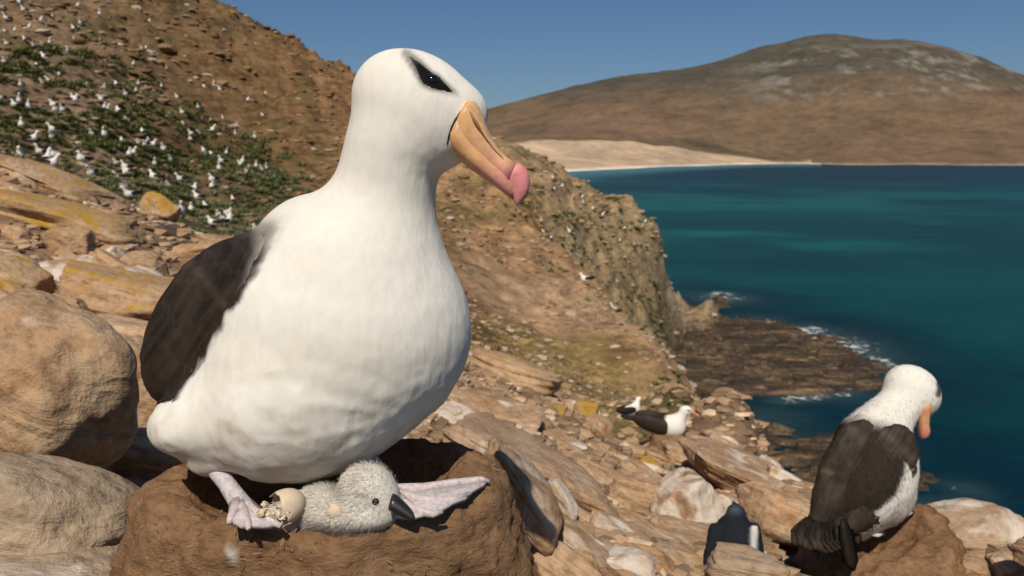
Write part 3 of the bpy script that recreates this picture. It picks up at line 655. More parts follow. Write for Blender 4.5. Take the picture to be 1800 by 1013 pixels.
# unnamed rocks strewn over the near slope
def strew(n, px0, px1, py0, py1, wmin, wmax, label, group, ang=(5, 35), seed=1, poly=None):
    g = random.Random(seed); k = 0; tries = 0
    while k < n and tries < n * 12:
        tries += 1; px = g.uniform(px0, px1); py = g.uniform(py0, py1)
        if poly and not poly(px, py): continue
        hit = cast(px, py)
        if hit is None or hit[1] > 14: continue
        D = hit[1]; w = g.uniform(wmin, wmax) * (3.0 / max(D, 1.5)) ** .35; h = w * g.uniform(.3, .65)
        put_rock(px, py, D, w, h, g.uniform(*ang), w * D / F_PX * g.uniform(.7, 1.1), g.choice(ROCKS), .55 if g.random() < .14 else g.uniform(.0, .3), g.uniform(.1, .75) if g.random() < .7 else .9, g.choice([0, 0, .1, .35]),
                 'sandstone_rock', label, group, g.uniform(-.2, .4), g.uniform(-.4, .4)); k += 1
strew(95, 820, 1430, 690, 1012, 45, 120, 'loose tan sandstone rock among the jumbled slabs right of the nest', 'loose rocks right of the nest', seed=3, poly=lambda x, y: y > 620 + (x - 900) * .38 and not (1060 < x < 1240 and 690 < y < 815) and not (x < 960 and y > 770 + (x - 840) * 1.5))
strew(55, -40, 470, 300, 700, 40, 120, 'loose tan sandstone rock among the slabs left of the bird', 'loose rocks left of the bird', seed=4, poly=lambda x, y: y > 300 + x * .37)
put_rock(1312, 1004, 1.78, 150, 66, 10, None, ROCKS[6], .05, .3, .5, 'sandstone_rock', 'greyish rock in front of the small dark penguin at the bottom edge')
strew(26, 470, 830, 560, 830, 50, 130, 'tan sandstone rock partly hidden behind the big bird', 'rocks behind the big bird', seed=8)
strew(14, 1600, 1850, 930, 1010, 40, 100, 'small pale stone around the boulder at the lower right', 'stones at the lower right', seed=5)

# ------------------------------------------------------------------ scree and tussock (stuff)
def ico():
    t = (1 + 5 ** .5) / 2; v = np.array([(-1, t, 0), (1, t, 0), (-1, -t, 0), (1, -t, 0), (0, -1, t), (0, 1, t), (0, -1, -t), (0, 1, -t), (t, 0, -1), (t, 0, 1), (-t, 0, -1), (-t, 0, 1)], float)
    f = np.array([(0, 11, 5), (0, 5, 1), (0, 1, 7), (0, 7, 10), (0, 10, 11), (1, 5, 9), (5, 11, 4), (11, 10, 2), (10, 7, 6), (7, 1, 8), (3, 9, 4), (3, 4, 2), (3, 2, 6), (3, 6, 8), (3, 8, 9), (4, 9, 5), (2, 4, 11), (6, 2, 10), (8, 6, 7), (9, 8, 1)])
    return v / np.linalg.norm(v[0]), f
IV, IF = ico()

def scatter_pts(n, azr, rr, seed, power=1.0):
    g = np.random.default_rng(seed); az = np.arctan((g.uniform(azr[0], azr[1], n) - 900) / F_PX); r = np.exp(g.uniform(math.log(rr[0]), math.log(rr[1]), n))
    x = r * np.sin(az); y = r * np.cos(az); z = ground_z(x, y); return np.stack([x, y, z], 1), r
P, r = scatter_pts(16000, (-300, 1300), (12, 190), 12)
cl = fbm(P, 0.12, 3, 201); ok = (cl > -.25) & (P[:, 2] > SEA + 2); P = P[ok]; r = r[ok]; g = np.random.default_rng(5); n = len(P)
s = r * (.0011 + .0042 * g.random(n) ** 2.2) * np.where(g.random(n) < .08, 1.8, 1.0)
jv = IV[None] * (1 + g.uniform(-.28, .28, (n, 12, 1))) * np.stack([g.uniform(.8, 1.7, n), g.uniform(.8, 1.4, n), g.uniform(.35, .8, n)], 1)[:, None]
Vs = P[:, None] + jv * s[:, None, None]; Fs = IF[None] + 12 * np.arange(n)[:, None, None]
cb = ground_col(P[:, 0], P[:, 1]); tone = g.uniform(.5, 1.25, n)[:, None]; pale = (g.random(n) < .16)[:, None]
cc = np.where(pale, np.array([.46, .37, .28]) * g.uniform(.7, 1.1, n)[:, None], (cb * .6 + np.array([.27, .185, .115]) * .4) * tone)
tag(obj('scree', mesh('scree', Vs.reshape(-1, 3), Fs.reshape(-1, 3), np.repeat(cc, 12, 0), False, M['stone'])), 'small stones strewn over the brown hillside', 'stones', kind='stuff')

P, r = scatter_pts(7500, (440, 1480), (1.7, 14), 13)
g = np.random.default_rng(6); P2, r2 = scatter_pts(2600, (-200, 520), (1.7, 10), 14); P = np.concatenate([P, P2]); r = np.concatenate([r, r2]); n = len(P)
s = r ** .6 * g.uniform(.006, .020, n)
jv = IV[None] * (1 + g.uniform(-.28, .28, (n, 12, 1))) * np.stack([g.uniform(.8, 1.7, n), g.uniform(.8, 1.4, n), g.uniform(.35, .8, n)], 1)[:, None]
Vs = P[:, None] + jv * s[:, None, None]; Fs = IF[None] + 12 * np.arange(n)[:, None, None]
cc = np.array([.36, .235, .14]) * g.uniform(.5, 1.35, n)[:, None] * np.where((g.random(n) < .15)[:, None], np.array([1.5, 1.7, 1.9]), 1.0)
tag(obj('gravel', mesh('gravel', Vs.reshape(-1, 3), Fs.reshape(-1, 3), np.repeat(cc, 12, 0), False, M['stone'])), 'broken gravel between the near slabs', 'gravel', kind='stuff')

def tussock(name, label, spots, seed, blades=70):
    g = np.random.default_rng(seed); V_ = []; C_ = []
    for (p, rad, hgt_, colr) in spots:
        n = blades; a = g.uniform(0, 2 * math.pi, n); q = np.sqrt(g.random(n)); lean = q * rad
        base = p + np.stack([np.cos(a) * lean * .55, np.sin(a) * lean * .55, np.zeros(n) - .12 * hgt_], 1)
        hh = hgt_ * g.uniform(.55, 1.1, n) * (1 - .45 * q ** 2)
        mid = base + np.stack([np.cos(a) * lean * .35, np.sin(a) * lean * .35, hh * .75], 1)
        tip = base + np.stack([np.cos(a) * lean * .9 + g.normal(0, .1, n) * rad, np.sin(a) * lean * .9 + g.normal(0, .1, n) * rad, hh], 1)
        tip[:, 2] -= hh * .25 * q
        sd_ = np.stack([-np.sin(a + g.normal(0, .8, n)), np.cos(a + g.normal(0, .8, n)), np.zeros(n)], 1) * (rad * .055)
        V_.append(np.stack([base - sd_, base + sd_, mid + sd_ * .9, mid - sd_ * .9, tip], 1).reshape(-1, 3))
        t = np.array(colr) * g.uniform(.55, 1.5, n)[:, None]; t = np.where((g.random(n) < .18)[:, None], t * [2.1, 1.6, 1.2], t)
        C_.append(np.repeat(t, 5, 0))
    V_ = np.concatenate(V_); C_ = np.concatenate(C_); k = len(V_) // 5; b = 5 * np.arange(k)[:, None]
    F_ = np.concatenate([b + [0, 1, 2], b + [0, 2, 3], b + [3, 2, 4]])
    tag(obj(name, mesh(name, V_, F_, C_, True, M['grass'])), label, 'grass', kind='stuff')

def spots_px(lst, seed, jit=(35, 22), n=6, size=.011):
    g = random.Random(seed); out = []
    for px, py, colr in lst:
        for k in range(n):
            hit = cast(px + g.gauss(0, jit[0]), py + g.gauss(0, jit[1]), 9.5)
            if hit is None or hit[1] > 210: continue
            p, D = hit; rad = D * size * g.uniform(.6, 1.4); out.append((p, rad, rad * g.uniform(.7, 1.3), colr))
    Z = ground_z(np.array([o_[0][0] for o_ in out]), np.array([o_[0][1] for o_ in out]))
    return [(np.array([o_[0][0], o_[0][1], z_]),) + o_[1:] for o_, z_ in zip(out, Z)]
dk = (.10, .130, .042); md = (.145, .168, .070); gy = (.18, .205, .105)
lst = [(20, 170, dk), (40, 210, dk), (10, 250, dk), (60, 235, dk), (110, 230, dk), (150, 260, md), (50, 110, dk), (30, 130, dk), (100, 280, md), (190, 245, dk), (230, 260, dk), (210, 300, md), (180, 320, md), (260, 290, dk), (290, 280, dk), (300, 330, gy), (280, 350, md), (330, 310, gy), (340, 350, gy), (370, 370, gy), (360, 390, gy), (400, 395, gy), (420, 350, gy),
       (440, 320, gy), (450, 290, md), (480, 310, gy), (490, 340, dk), (460, 370, gy), (500, 330, gy), (420, 395, gy), (370, 275, md), (170, 220, md), (220, 210, md), (260, 230, md), (320, 210, md), (330, 350, gy), (140, 330, gy), (200, 355, gy), (250, 340, gy), (445, 255, md), (150, 110, md), (120, 160, md), (230, 150, md), (350, 240, md), (310, 365, gy)]
tussock('tussock_grass', 'dark green tussock grass filling the gully on the left hillside', spots_px(lst, 31, (25, 14), 44, .0070), 1)
lst = [(1000, 400, md), (1010, 430, dk), (1025, 440, dk), (990, 385, md), (1110, 520, md), (1130, 540, dk), (1140, 560, md), (1120, 575, dk), (1145, 500, md), (1150, 530, md), (1100, 400, md), (1140, 430, gy), (1080, 390, gy), (1040, 380, gy), (935, 350, gy), (900, 375, md), (950, 330, gy), (1030, 470, md), (1190, 620, md), (1170, 590, dk), (1165, 680, md), (1190, 700, dk), (1215, 720, dk), (1225, 745, md), (1180, 670, dk), (1060, 520, gy), (880, 450, gy), (960, 470, gy), (1150, 395, gy), (1060, 350, gy)]
tussock('dry_scrub', 'low green and dry scrub dotted over the headland right of the bird', spots_px(lst, 32, (18, 12), 10, .0045), 2)

# ------------------------------------------------------------------ birds: shared pieces
WHITE = np.array([.80, .770, .710]); DARK = np.array([.022, .016, .012]); BROWN = np.array([.035, .026, .019])

def fuzz(v, f, col, n, length, width, lift, seed, flow=np.array([0, 0, -1.0]), amount=None):
    """short feather or down blades standing on a surface, returned as vertices, faces, colours"""
    g = np.random.default_rng(seed); nr = vnormals(v, f); k = g.integers(0, len(f), n)
    if amount is not None: k = k[g.random(n) < amount[f[k, 0]]]; n = len(k)
    w = g.random((n, 2)); q = f[k]; p = (v[q[:, 0]] * (1 - w[:, :1]) + v[q[:, 1]] * w[:, :1]) * (1 - w[:, 1:]) + (v[q[:, 3]] * (1 - w[:, :1]) + v[q[:, 2]] * w[:, :1]) * w[:, 1:]
    no = nr[q[:, 0]]; t = flow - no * (no @ flow)[:, None]; t = t / (np.linalg.norm(t, axis=1, keepdims=True) + 1e-6) + g.normal(0, .35, (n, 3)); t -= no * (t * no).sum(1, keepdims=True)
    t /= np.linalg.norm(t, axis=1, keepdims=True) + 1e-6; b = np.cross(no, t); L = (length * g.uniform(.6, 1.3, n))[:, None]; W = width
    lf = lift * g.uniform(.5, 1.5, (n, 1))
    m_ = p + (t + no * lf) * L * .5; e = p + t * L * .95 + no * L * lf * .75
    V_ = np.stack([p - b * W * .35 - no * .001, p + b * W * .35 - no * .001, m_ + b * W, m_ - b * W, e + b * W * .25, e - b * W * .25], 1).reshape(-1, 3)
    o = 6 * np.arange(n)[:, None]; F_ = np.concatenate([o + [3, 2, 1, 0], o + [5, 4, 2, 3]])
    global FUZZ_N; FUZZ_N = np.repeat(no, 6, 0)
    return V_, F_, np.repeat(col[q[:, 0]], 6, 0)
def soft(me):
    me.normals_split_custom_set_from_vertices([tuple(x) for x in FUZZ_N]); return me

def sphere_mesh(c, r, n=10):
    V_ = []; F_ = []
    for i in range(n + 1):
        for j in range(2 * n):
            a = math.pi * i / n; b = math.pi * j / n; V_.append(np.asarray(c) + r * np.array([math.sin(a) * math.cos(b), math.sin(a) * math.sin(b), math.cos(a)]))
    for i in range(n):
        for j in range(2 * n):
            j2 = (j + 1) % (2 * n); F_.append((i * 2 * n + j, (i + 1) * 2 * n + j, (i + 1) * 2 * n + j2, i * 2 * n + j2))
    return np.array(V_), F_

def feather(base, tip, normal, w, col, bend=0.0, n=7):
    """one flat quill feather with thickness: stations along base->tip"""
    base = np.asarray(base, float); tip = np.asarray(tip, float); d = tip - base; normal = np.asarray(normal, float); side = np.cross(d, normal); side /= np.linalg.norm(side); normal = normal / np.linalg.norm(normal)
    V_ = []; F_ = []; C_ = []
    for i in range(n):
        t = i / (n - 1); p = base + d * t + normal * bend * (t * (1 - t)) * np.linalg.norm(d)
        ww = w * (0.45 + 0.55 * min(1, t / .35)) * (1 if t < .75 else math.sqrt(max(.02, 1 - ((t - .75) / .26) ** 2)))
        V_ += [p - side * ww, p + normal * w * .09, p + side * ww, p - normal * w * .05]
        C_ += [np.asarray(col) * 1.5, col, np.asarray(col) * 1.5, col]
    for i in range(n - 1):
        for k in range(4): F_.append((4 * i + k, 4 * i + (k + 1) % 4, 4 * i + 4 + (k + 1) % 4, 4 * i + 4 + k))
    F_ += [(3, 2, 1, 0), tuple(4 * (n - 1) + k for k in range(4))]
    return np.array(V_), F_, np.array(C_, float)

def shingle(al, ac, row, colw, seed):
    """overlapping feather rows over a surface: relief 0..1 rising to each feather tip, and a tone per feather"""
    al = al / row; r_ = np.floor(al); u = al - r_; ac = ac / colw + .5 * (r_ % 2); k = np.floor(ac); w = ac - k
    edge = u - .45 * (2 * w - 1) ** 2; wrap = edge < 0; r2 = np.where(wrap, r_ - 1, r_); e = np.where(wrap, edge + 1, edge)
    tone = _hash(r2.astype(np.int64), np.where(wrap, np.floor(ac + .5), k).astype(np.int64), 0 * r2.astype(np.int64), seed); return e, tone

def cjoin(items):
    V_, F_ = join([(a, b) for a, b, _ in items]); return V_, F_, np.concatenate([c for _, _, c in items])

# ------------------------------------------------------------------ mud nest under the main bird
NC = np.array([-0.250, 1.02]); ZT = -0.415
def nest_sdf(cx, cy, zt, rx, ry, spread, bowl, depth, seed, low=None, nz=0.014):
    def f(P):
        q = P.astype(float); dx = (q[:, 0] - cx) / rx; dy = (q[:, 1] - cy) / ry; th = np.arctan2(dy, dx); rho = np.sqrt(dx * dx + dy * dy)
        wob = 1 + .05 * np.sin(2 * th + seed) + .03 * np.sin(3 * th + 2 * seed)
        top = zt + (0 if low is None else low(q, th))
        side = (rho - wob * (1 + np.maximum(0, top - q[:, 2]) * spread)) * rx * .9
        s = -smin(-side, -(q[:, 2] - top), 0.045)
        bd = (np.sqrt((dx / bowl) ** 2 + (dy / bowl) ** 2 + ((q[:, 2] - zt - .005) / depth) ** 2) - 1) * depth * .8
        s = -smin(-s, bd, 0.03)
        return s
    return f
def roughen(v, q, a, seed):
    v = v.astype(float); n_ = vnormals(v, q); return v + n_ * (a * fbm(v, 11, 3, seed) + a * .55 * fbm(v, 38, 3, seed + 3) + a * .3 * fbm(v, 90, 2, seed + 5))[:, None]
nf = nest_sdf(NC[0], NC[1], ZT, .226, .188, 1.22, .76, .075, 1.7, low=lambda q, th: -.015 * np.sin(th) + .012 * np.cos(th))
v, q = surface_nets(nf, (-.68, .60, -.98), (.18, 1.44, -.34), .0068); v = roughen(v, q, .016, 17)
nest = thing('mud_nest', 'large brown mud pillar nest under the nearest bird and its chick', 'nest', (NC[0], NC[1], -.9))
px, py = to_px(v); gm = (1 - sstep(.5, 1.1, np.hypot((px - 406 - .08 * (py - 975)) / 9, (py - 976) / 24) + .35 * fbm(v, 110, 2, 3))) * ((v @ FWD) < .95)
obj('mud_wall', mesh('mud_wall', v, q, np.repeat(gm[:, None] * .9, 3, 1), True, M['mud']), nest)

# ------------------------------------------------------------------ the main albatross
m1 = 1.02 / F_PX
def body_main(P):
    E = lambda x, y, D, rx, ry, rd, a=0: ell(P, at(x, y, D), (rx * D / F_PX, ry * D / F_PX, rd), frame(a))
    s = E(602, 580, 1.03, 226, 206, .150)
    s = smin(s, E(518, 712, 1.01, 168, 132, .130), .05)
    s = smin(s, E(348, 738, 1.00, 72, 58, .085, -10), .05)
    s = smin(s, E(632, 452, 1.02, 128, 120, .105), .045)
    s = smin(s, E(545, 438, 1.06, 74, 82, .09), .045)
    s = smin(s, rcone(P, at(666, 400, 1.01), at(690, 265, .985), 92 * m1, 84 * .985 / F_PX), .035)
    hd = E(733, 194, .975, 122, 97, .060, 36)
    hd = smin(hd, E(797, 207, .972, 46, 60, .033, 62), .02)
    s = smin(s, hd, .022)
    s = smin(s, E(540, 580, 1.19, 190, 165, .18), .06)
    s = smin(s, rcone(P, at(530, 600, 1.2), at(500, 650, 1.46), .11, .04), .06)
    s = smin(s, rcone(P, at(385, 770, .985), at(372, 806, .965), .038, .020), .03)
    return s
v, q = surface_nets(body_main, (-.52, .74, -.47), (.02, 1.58, .20), .0052)
v = v.astype(float); nrm = vnormals(v, q); px, py = to_px(v)
low = sstep(560, 720, py)
ruf = fbm(np.stack([v[:, 0] * 1.0, v[:, 1] * 1.0, v[:, 2] * 1.7], 1), 26, 3, 301)
rip = np.abs(fbm(np.stack([v[:, 0] + .02 * ruf, v[:, 1], v[:, 2] * 1.8], 1), 15, 3, 305)); fth = fbm(np.stack([v[:, 0] * 1.6, v[:, 1] * 1.6, v[:, 2] * .8], 1), 55, 2, 307)
v = v + nrm * ((low * (.0016 * ruf - .0030 * np.sqrt(rip + .02) + .001 + .0010 * fth)) + (1 - low) * (.0006 * ruf + .0003 * fth) * sstep(300, 460, py))[:, None]
c = np.tile(WHITE, (len(v), 1))
def seg_d(px, py, pts):
    d = np.full(px.shape, 1e9); tt = np.zeros(px.shape); n_ = len(pts) - 1
    for i in range(n_):
        (x0, y0), (x1, y1) = pts[i], pts[i + 1]; ex, ey = x1 - x0, y1 - y0; t = np.clip(((px - x0) * ex + (py - y0) * ey) / (ex * ex + ey * ey), 0, 1)
        dd = np.hypot(px - x0 - t * ex, py - y0 - t * ey); m_ = dd < d; d = np.where(m_, dd, d); tt = np.where(m_, (i + t) / n_, tt)
    return d, tt
wn_ = fbm(v, 60, 3, 311)
# the dark brow that runs through the eye
d, t = seg_d(px, py, [(714, 94), (734, 116), (752, 139), (772, 149), (800, 163)])
wid = np.interp(t, [0, .25, .5, .68, .85, 1.0], [8, 12, 16, 15, 9, 4]); brow = 1 - sstep(-5, 6, d - wid)
brow *= np.interp(t, [0, .2, .45, .8, 1], [.70, .92, 1.0, 1.0, .75])
headm = (py < 200) & (px > 690); c = blend(c, (.035, .032, .031), brow * headm * .88)
chk = np.exp(-(((px - 775) / 45) ** 2 + ((py - 190) / 30) ** 2)) * .16; c = blend(c, (.48, .46, .45), chk)      # cheek shade below the eye, painted in as faint grey
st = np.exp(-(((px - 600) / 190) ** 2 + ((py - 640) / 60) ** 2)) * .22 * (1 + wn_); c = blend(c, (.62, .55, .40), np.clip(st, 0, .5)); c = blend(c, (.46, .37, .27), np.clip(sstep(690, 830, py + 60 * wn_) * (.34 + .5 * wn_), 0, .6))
# dark mantle beyond the wing line
xb = np.interp(py, [380, 395, 450, 500, 550, 600, 650, 700], [515, 492, 466, 440, 402, 374, 347, 308]); wdt = np.interp(py, [380, 440, 500], [26, 14, 6]); back = (1 - sstep(-1.2, .9, (px - xb + 10 * wn_) / wdt)) * sstep(366, 430, py) * (py < 706)
depth_ = v @ FWD
back = np.maximum(back, sstep(1.19, 1.26, depth_ + .02 * wn_) * (py > 360))
c = blend(c, DARK * 1.3, np.clip(back, 0, 1)); c = blend(c, (.22, .2, .19), sstep(.15, .5, back) * sstep(.85, .5, back) * .5)
alb = thing('albatross', 'large white albatross with dark wing standing over its chick on the mud nest', 'bird', at(520, 880, 1.02))
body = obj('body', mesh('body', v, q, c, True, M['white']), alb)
def brow_f(P):
    px, py = to_px(P); d, t = seg_d(px, py, [(719, 99), (736, 117), (752, 138), (772, 149), (797, 163)]); wid = np.interp(t, [0, .25, .5, .68, .85, 1.0], [1, 6, 12.5, 12, 6, 1])
    return np.maximum(np.maximum(body_main(P) - .0009, (d - wid) * .972 / F_PX), (P @ FWD) - .96)
lo_ = at(700, 180, .95) - [.01, .09, .01]; hi_ = at(810, 85, .95) + [.01, .05, .01]
bv, bq = surface_nets(brow_f, lo_, hi_, .0021); bx1, by1 = to_px(bv); d, t = seg_d(bx1, by1, [(719, 99), (736, 117), (752, 138), (772, 149), (797, 163)])
bc = blend(np.tile(np.array([.005, .0045, .0045]), (len(bv), 1)), (.10, .095, .09), np.clip(sstep(.28, 0, t) * .7 + sstep(.9, 1, t) * .3 + .15 * sstep(.55, 1.0, d / np.interp(t, [0, .25, .5, .68, .85, 1.0], [1, 6, 12.5, 12, 6, 1])), 0, 1)); obj('brow', mesh('brow', bv, bq, bc, True, M['white']), alb)

def wing_main(P):
    s = ell(P, at(390, 574, 1.17), (160 * 1.17 / F_PX, 96 * 1.17 / F_PX, .155), frame(119))
    px, py = to_px(P); xb = np.interp(py, [380, 388, 396, 408, 425, 450, 500, 550, 600, 650, 700, 720], [400, 446, 464, 473, 474, 465, 440, 403, 374, 347, 310, 290])
    cover = np.maximum(np.maximum(body_main(P) + .0018 - .0048 * sstep(0, 34, xb - px), (px - xb) * m1), np.maximum((py - 712) * m1, (384 - py) * m1))
    s = smin(s, cover, .06); s = np.maximum(s, (px - xb - 3) * m1 * np.where((P @ FWD) < 1.2, 1, 0) - np.where((P @ FWD) < 1.2, 0, 1))
    return smin(s, rcone(P, at(420, 560, 1.25), at(470, 640, 1.55), .075, .02), .06)
v, q = surface_nets(wing_main, (-.56, .84, -.36), (-.2, 1.64, .10), .0048)
v = v.astype(float); n_ = vnormals(v, q); px, py = to_px(v)
al = (px - 490) * -.535 + (py - 395) * .845
st = fbm(np.stack([al * .02 + 2.5 * fbm(v, 9, 2, 322), v[:, 1] * 4, 0 * al], 1), 1.0, 3, 321)
ac = (px - 490) * .845 + (py - 395) * .535 + 60 * (v @ FWD - 1.1); e_, tone = shingle(al + 6 * st, ac + 5 * st, 46, 30, 3)
lam = fbm(np.stack([ac * .11, al * .012, 0 * al], 1), 1.0, 3, 77)
v = v + n_ * (.0016 * st + .0022 * lam)[:, None]; c = np.tile(DARK, (len(v), 1)) * (1 + .30 * st + .95 * lam)[:, None]; xe = np.interp(py, [388, 396, 408, 425, 450, 500, 550, 600, 650, 700], [446, 464, 473, 474, 465, 440, 403, 374, 347, 310]); ew = np.interp(py, [390, 450, 520, 640], [46, 34, 14, 7]); c = blend(c, (.42, .40, .375), np.clip((1 - sstep(0, 1, (xe - px + 8 * st) / ew)) * np.interp(py, [390, 470, 560], [.95, .75, .35]), 0, 1) * ((v @ FWD) < 1.15)); c = blend(c, (.20, .185, .175), sstep(70, 0, al) * .5); c = blend(c, (.070, .053, .040), np.exp(-((al - 175 - .35 * ac + 8 * st) / 9) ** 2) * .55); c = blend(c, (.06, .046, .035), np.exp(-((al - 90 - .5 * ac + 8 * st) / 7) ** 2) * .4)
wing = obj('wing', fea(mesh('wing', v, q, c, True, M['dark']), al / 62 + 10, ac / 15 + .5 * lam), alb)
def wing_off(P):
    s = ell(P, at(672, 560, 1.30), (165 * 1.3 / F_PX, 88 * 1.3 / F_PX, .15), frame(62)); return smin(s, rcone(P, at(660, 570, 1.34), at(560, 640, 1.60), .075, .02), .06)
v, q = surface_nets(wing_off, (-.45, 1.05, -.45), (.05, 1.75, .15), .010); obj('wing', mesh('wing', v, q, np.tile(DARK, (len(v), 1)), True, M['dark']), alb)
its = []
for k in range(7):
    t = (k - 3) / 3; b = at(500, 640, 1.45); its.append(feather(b + [.02 * t, 0, 0], b + [-.06 + .05 * t, .16, -.035], (0, .2, 1), .017, DARK * 1.2, .05))
fv, ff, fc = cjoin(its); obj('tail', mesh('tail', fv, ff, fc, True, M['dark']), alb)

# bill: horn-orange upper bill, pink hooked tip, lower bill
def bp(x, y, D=.962): return at(x, y, D)
TOP = [(826, 181), (838, 182), (848, 199), (855, 220), (863, 240), (878, 264), (894, 279), (908, 287)]
BOT = [(801, 232), (797, 245), (808, 262), (823, 277), (839, 290), (858, 305), (876, 318), (890, 328)]
HW = [.036, .0355, .033, .0295, .0255, .0215, .0180, .0165]
st = [(bp(*a), bp(*b), w) for a, b, w in zip(TOP, BOT, HW)]
V_, F_ = loft_tb(st, 20, 2.6); pxb, pyb = to_px(V_)
tt = np.clip(((pxb - 820) * .55 + (pyb - 215) * .83) / 130, 0, 1)
cb = np.array([.70, .41, .19]) * (1 - tt[:, None]) + np.array([.72, .33, .25]) * tt[:, None]
cb = blend(cb, (.72, .28, .26), sstep(.50, .84, tt)); rdg = sstep(26, 4, seg_d(pxb, pyb, [(842, 190), (862, 245), (892, 280)])[0]); cb = blend(cb, (.72, .45, .23), rdg * .7)
bill = obj('upper_bill', mesh('upper_bill', V_, F_, cb, True, M['bill']), alb)
TT = [(906, 286), (916, 289), (925, 296), (931, 308), (932, 322), (928, 340), (918, 354), (910, 361)]
TB = [(888, 327), (890, 331), (893, 335), (896, 340), (899, 346), (902, 352), (905, 358), (907, 362)]
V_, F_ = loft_tb([(bp(*a), bp(*b), w) for a, b, w in zip(TT, TB, [.0158, .0150, .0138, .0122, .0104, .0082, .0050, .002])], 18, 2.2); pxb, pyb = to_px(V_)
cb = blend(np.tile(np.array([.72, .27, .27]), (len(V_), 1)), (.60, .42, .34), sstep(345, 362, pyb)); cb = blend(cb, (.72, .29, .26), sstep(26, 2, (pxb - 888) * .8 - (pyb - 300) * -.25) * .8); sub('bill_tip', mesh('bill_tip', V_, F_, cb, True, M['bill']), bill)
LT = [(818, 204), (818, 220), (826, 243), (841, 258), (856, 272), (873, 288), (890, 303), (901, 318), (906, 334)]
LB = [(788, 256), (795, 268), (808, 281), (823, 294), (841, 307), (859, 320), (876, 332), (890, 343), (900, 351)]
V_, F_ = loft_tb([(bp(*a), bp(*b), w) for a, b, w in zip(LT, LB, [.0345, .0340, .0318, .0285, .0248, .0210, .0175, .0140, .007])], 16, 2.8); pxb, pyb = to_px(V_)
cb = blend(np.tile(np.array([.68, .38, .18]), (len(V_), 1)), (.70, .32, .25), sstep(275, 315, pyb)); obj('lower_bill', mesh('lower_bill', V_, F_, cb, True, M['bill']), alb)
for sgn in (-1,):
    pts = [at(x, y, .962 - w) for x, y, w in [(826, 196, .0335), (833, 210, .0330), (839, 220, .0312), (850, 238, .0268), (866, 260, .0215), (885, 280, .0172)]]
    V_, F_ = tube(pts, [.0008, .0018, .0022, .0011, .0008, .0005], 8); sub('nostril_groove', mesh('nostril_groove', V_, F_, np.tile(np.array([.30, .14, .07]), (len(V_), 1)), True, M['bill']), bill)
def surf_d(fn, x, y, d0, d1):
    dd = np.linspace(d0, d1, 400); s = fn(np.stack([at(x, y, k) for k in dd]).astype(np.float32)); k = np.nonzero(s < 0)[0]; return dd[k[0]] if len(k) else None
pts = [at(x, y, (surf_d(body_main, x, y, .85, 1.0) or .93) - .0002) for x, y in [(818, 186), (808, 199), (800, 211), (794, 223), (789, 239), (786, 254)]]
V_, F_ = tube(pts, [.0006, .0011, .0012, .0012, .0012, .0008], 8); sub('bill_rim', mesh('bill_rim', V_, F_, np.tile(np.array([.04, .022, .012]), (len(V_), 1)), True, M['bill']), bill)
ed = surf_d(body_main, 759, 143, .85, 1.0) or .92
V_, F_ = sphere_mesh(at(759, 143, ed + .0045), .0082); obj('eye', mesh('eye', V_, F_, None, True, M['eye']), alb)
hc = at(733, 194, .975) @ FWD; V_, F_ = sphere_mesh(at(759, 143, 2 * hc - ed - .0045), .0082); obj('eye', mesh('eye', V_, F_, None, True, M['eye']), alb)

# legs and webbed feet
def web(outline, D, thick=.0035, toes=(), col=(.47, .40, .44)):
    """outline: (px,py,depth) fan; toes: polylines of (px,py,depth,radius)"""
    P_ = np.array([at(*o_) for o_ in outline]); cen = P_.mean(0); n = len(P_)
    nn = np.cross(P_[n // 3] - P_[0], P_[2 * n // 3] - P_[0]); nn /= np.linalg.norm(nn)
    V_ = np.concatenate([P_ + nn * thick * .5, P_ - nn * thick * .5, [cen + nn * thick * .6], [cen - nn * thick * .6]]); F_ = []
    for k in range(n):
        k2 = (k + 1) % n; F_ += [(k, k2, 2 * n), (n + k2, n + k, 2 * n + 1), (k, n + k, n + k2, k2)]
    items = [(V_, F_, np.tile(np.array(col), (len(V_), 1)))]
    for tl in toes:
        a, b = tube([at(x, y, d_) for x, y, d_, r_ in tl], [r_ for *_, r_ in tl], 8); items.append((a, b, np.tile(np.array(col) * [1.05, 1.0, .98], (len(a), 1))))
    return cjoin(items)
LC = (.56, .50, .51)
a, b = tube([at(370, 808, .965), at(382, 828, .955), at(398, 850, .945), at(416, 876, .935), at(430, 896, .925)], [.0145, .0110, .0100, .0115, .0130], 14)
leg = obj('leg', mesh('leg', a, b, np.tile(np.array(LC), (len(a), 1)), True, M['skin']), alb)
fv, ff, fc = web([(418, 872, .934), (434, 874, .935), (452, 890, .925), (470, 908, .910), (492, 923, .895), (470, 927, .886), (446, 926, .882), (424, 926, .880), (408, 918, .884), (404, 908, .892), (410, 890, .92)], .9, .006,
    toes=[[(424, 884, .930, .0100), (448, 900, .912, .0058), (472, 914, .898, .0046), (494, 925, .888, .0030)], [(422, 886, .928, .0105), (430, 908, .900, .0062), (436, 922, .882, .0046), (437, 930, .874, .0025)], [(419, 884, .928, .010), (411, 902, .902, .0062), (405, 914, .886, .0046), (402, 920, .880, .0025)]], col=LC)
sub('webbed_foot', mesh('webbed_foot', fv, ff, fc, True, M['skin']), leg)
a, b = tube([at(640, 800, 1.0), at(665, 835, .985), at(690, 868, .97)], [.0145, .0115, .0125], 14)
leg = obj('leg', mesh('leg', a, b, np.tile(np.array(LC), (len(a), 1)), True, M['skin']), alb)
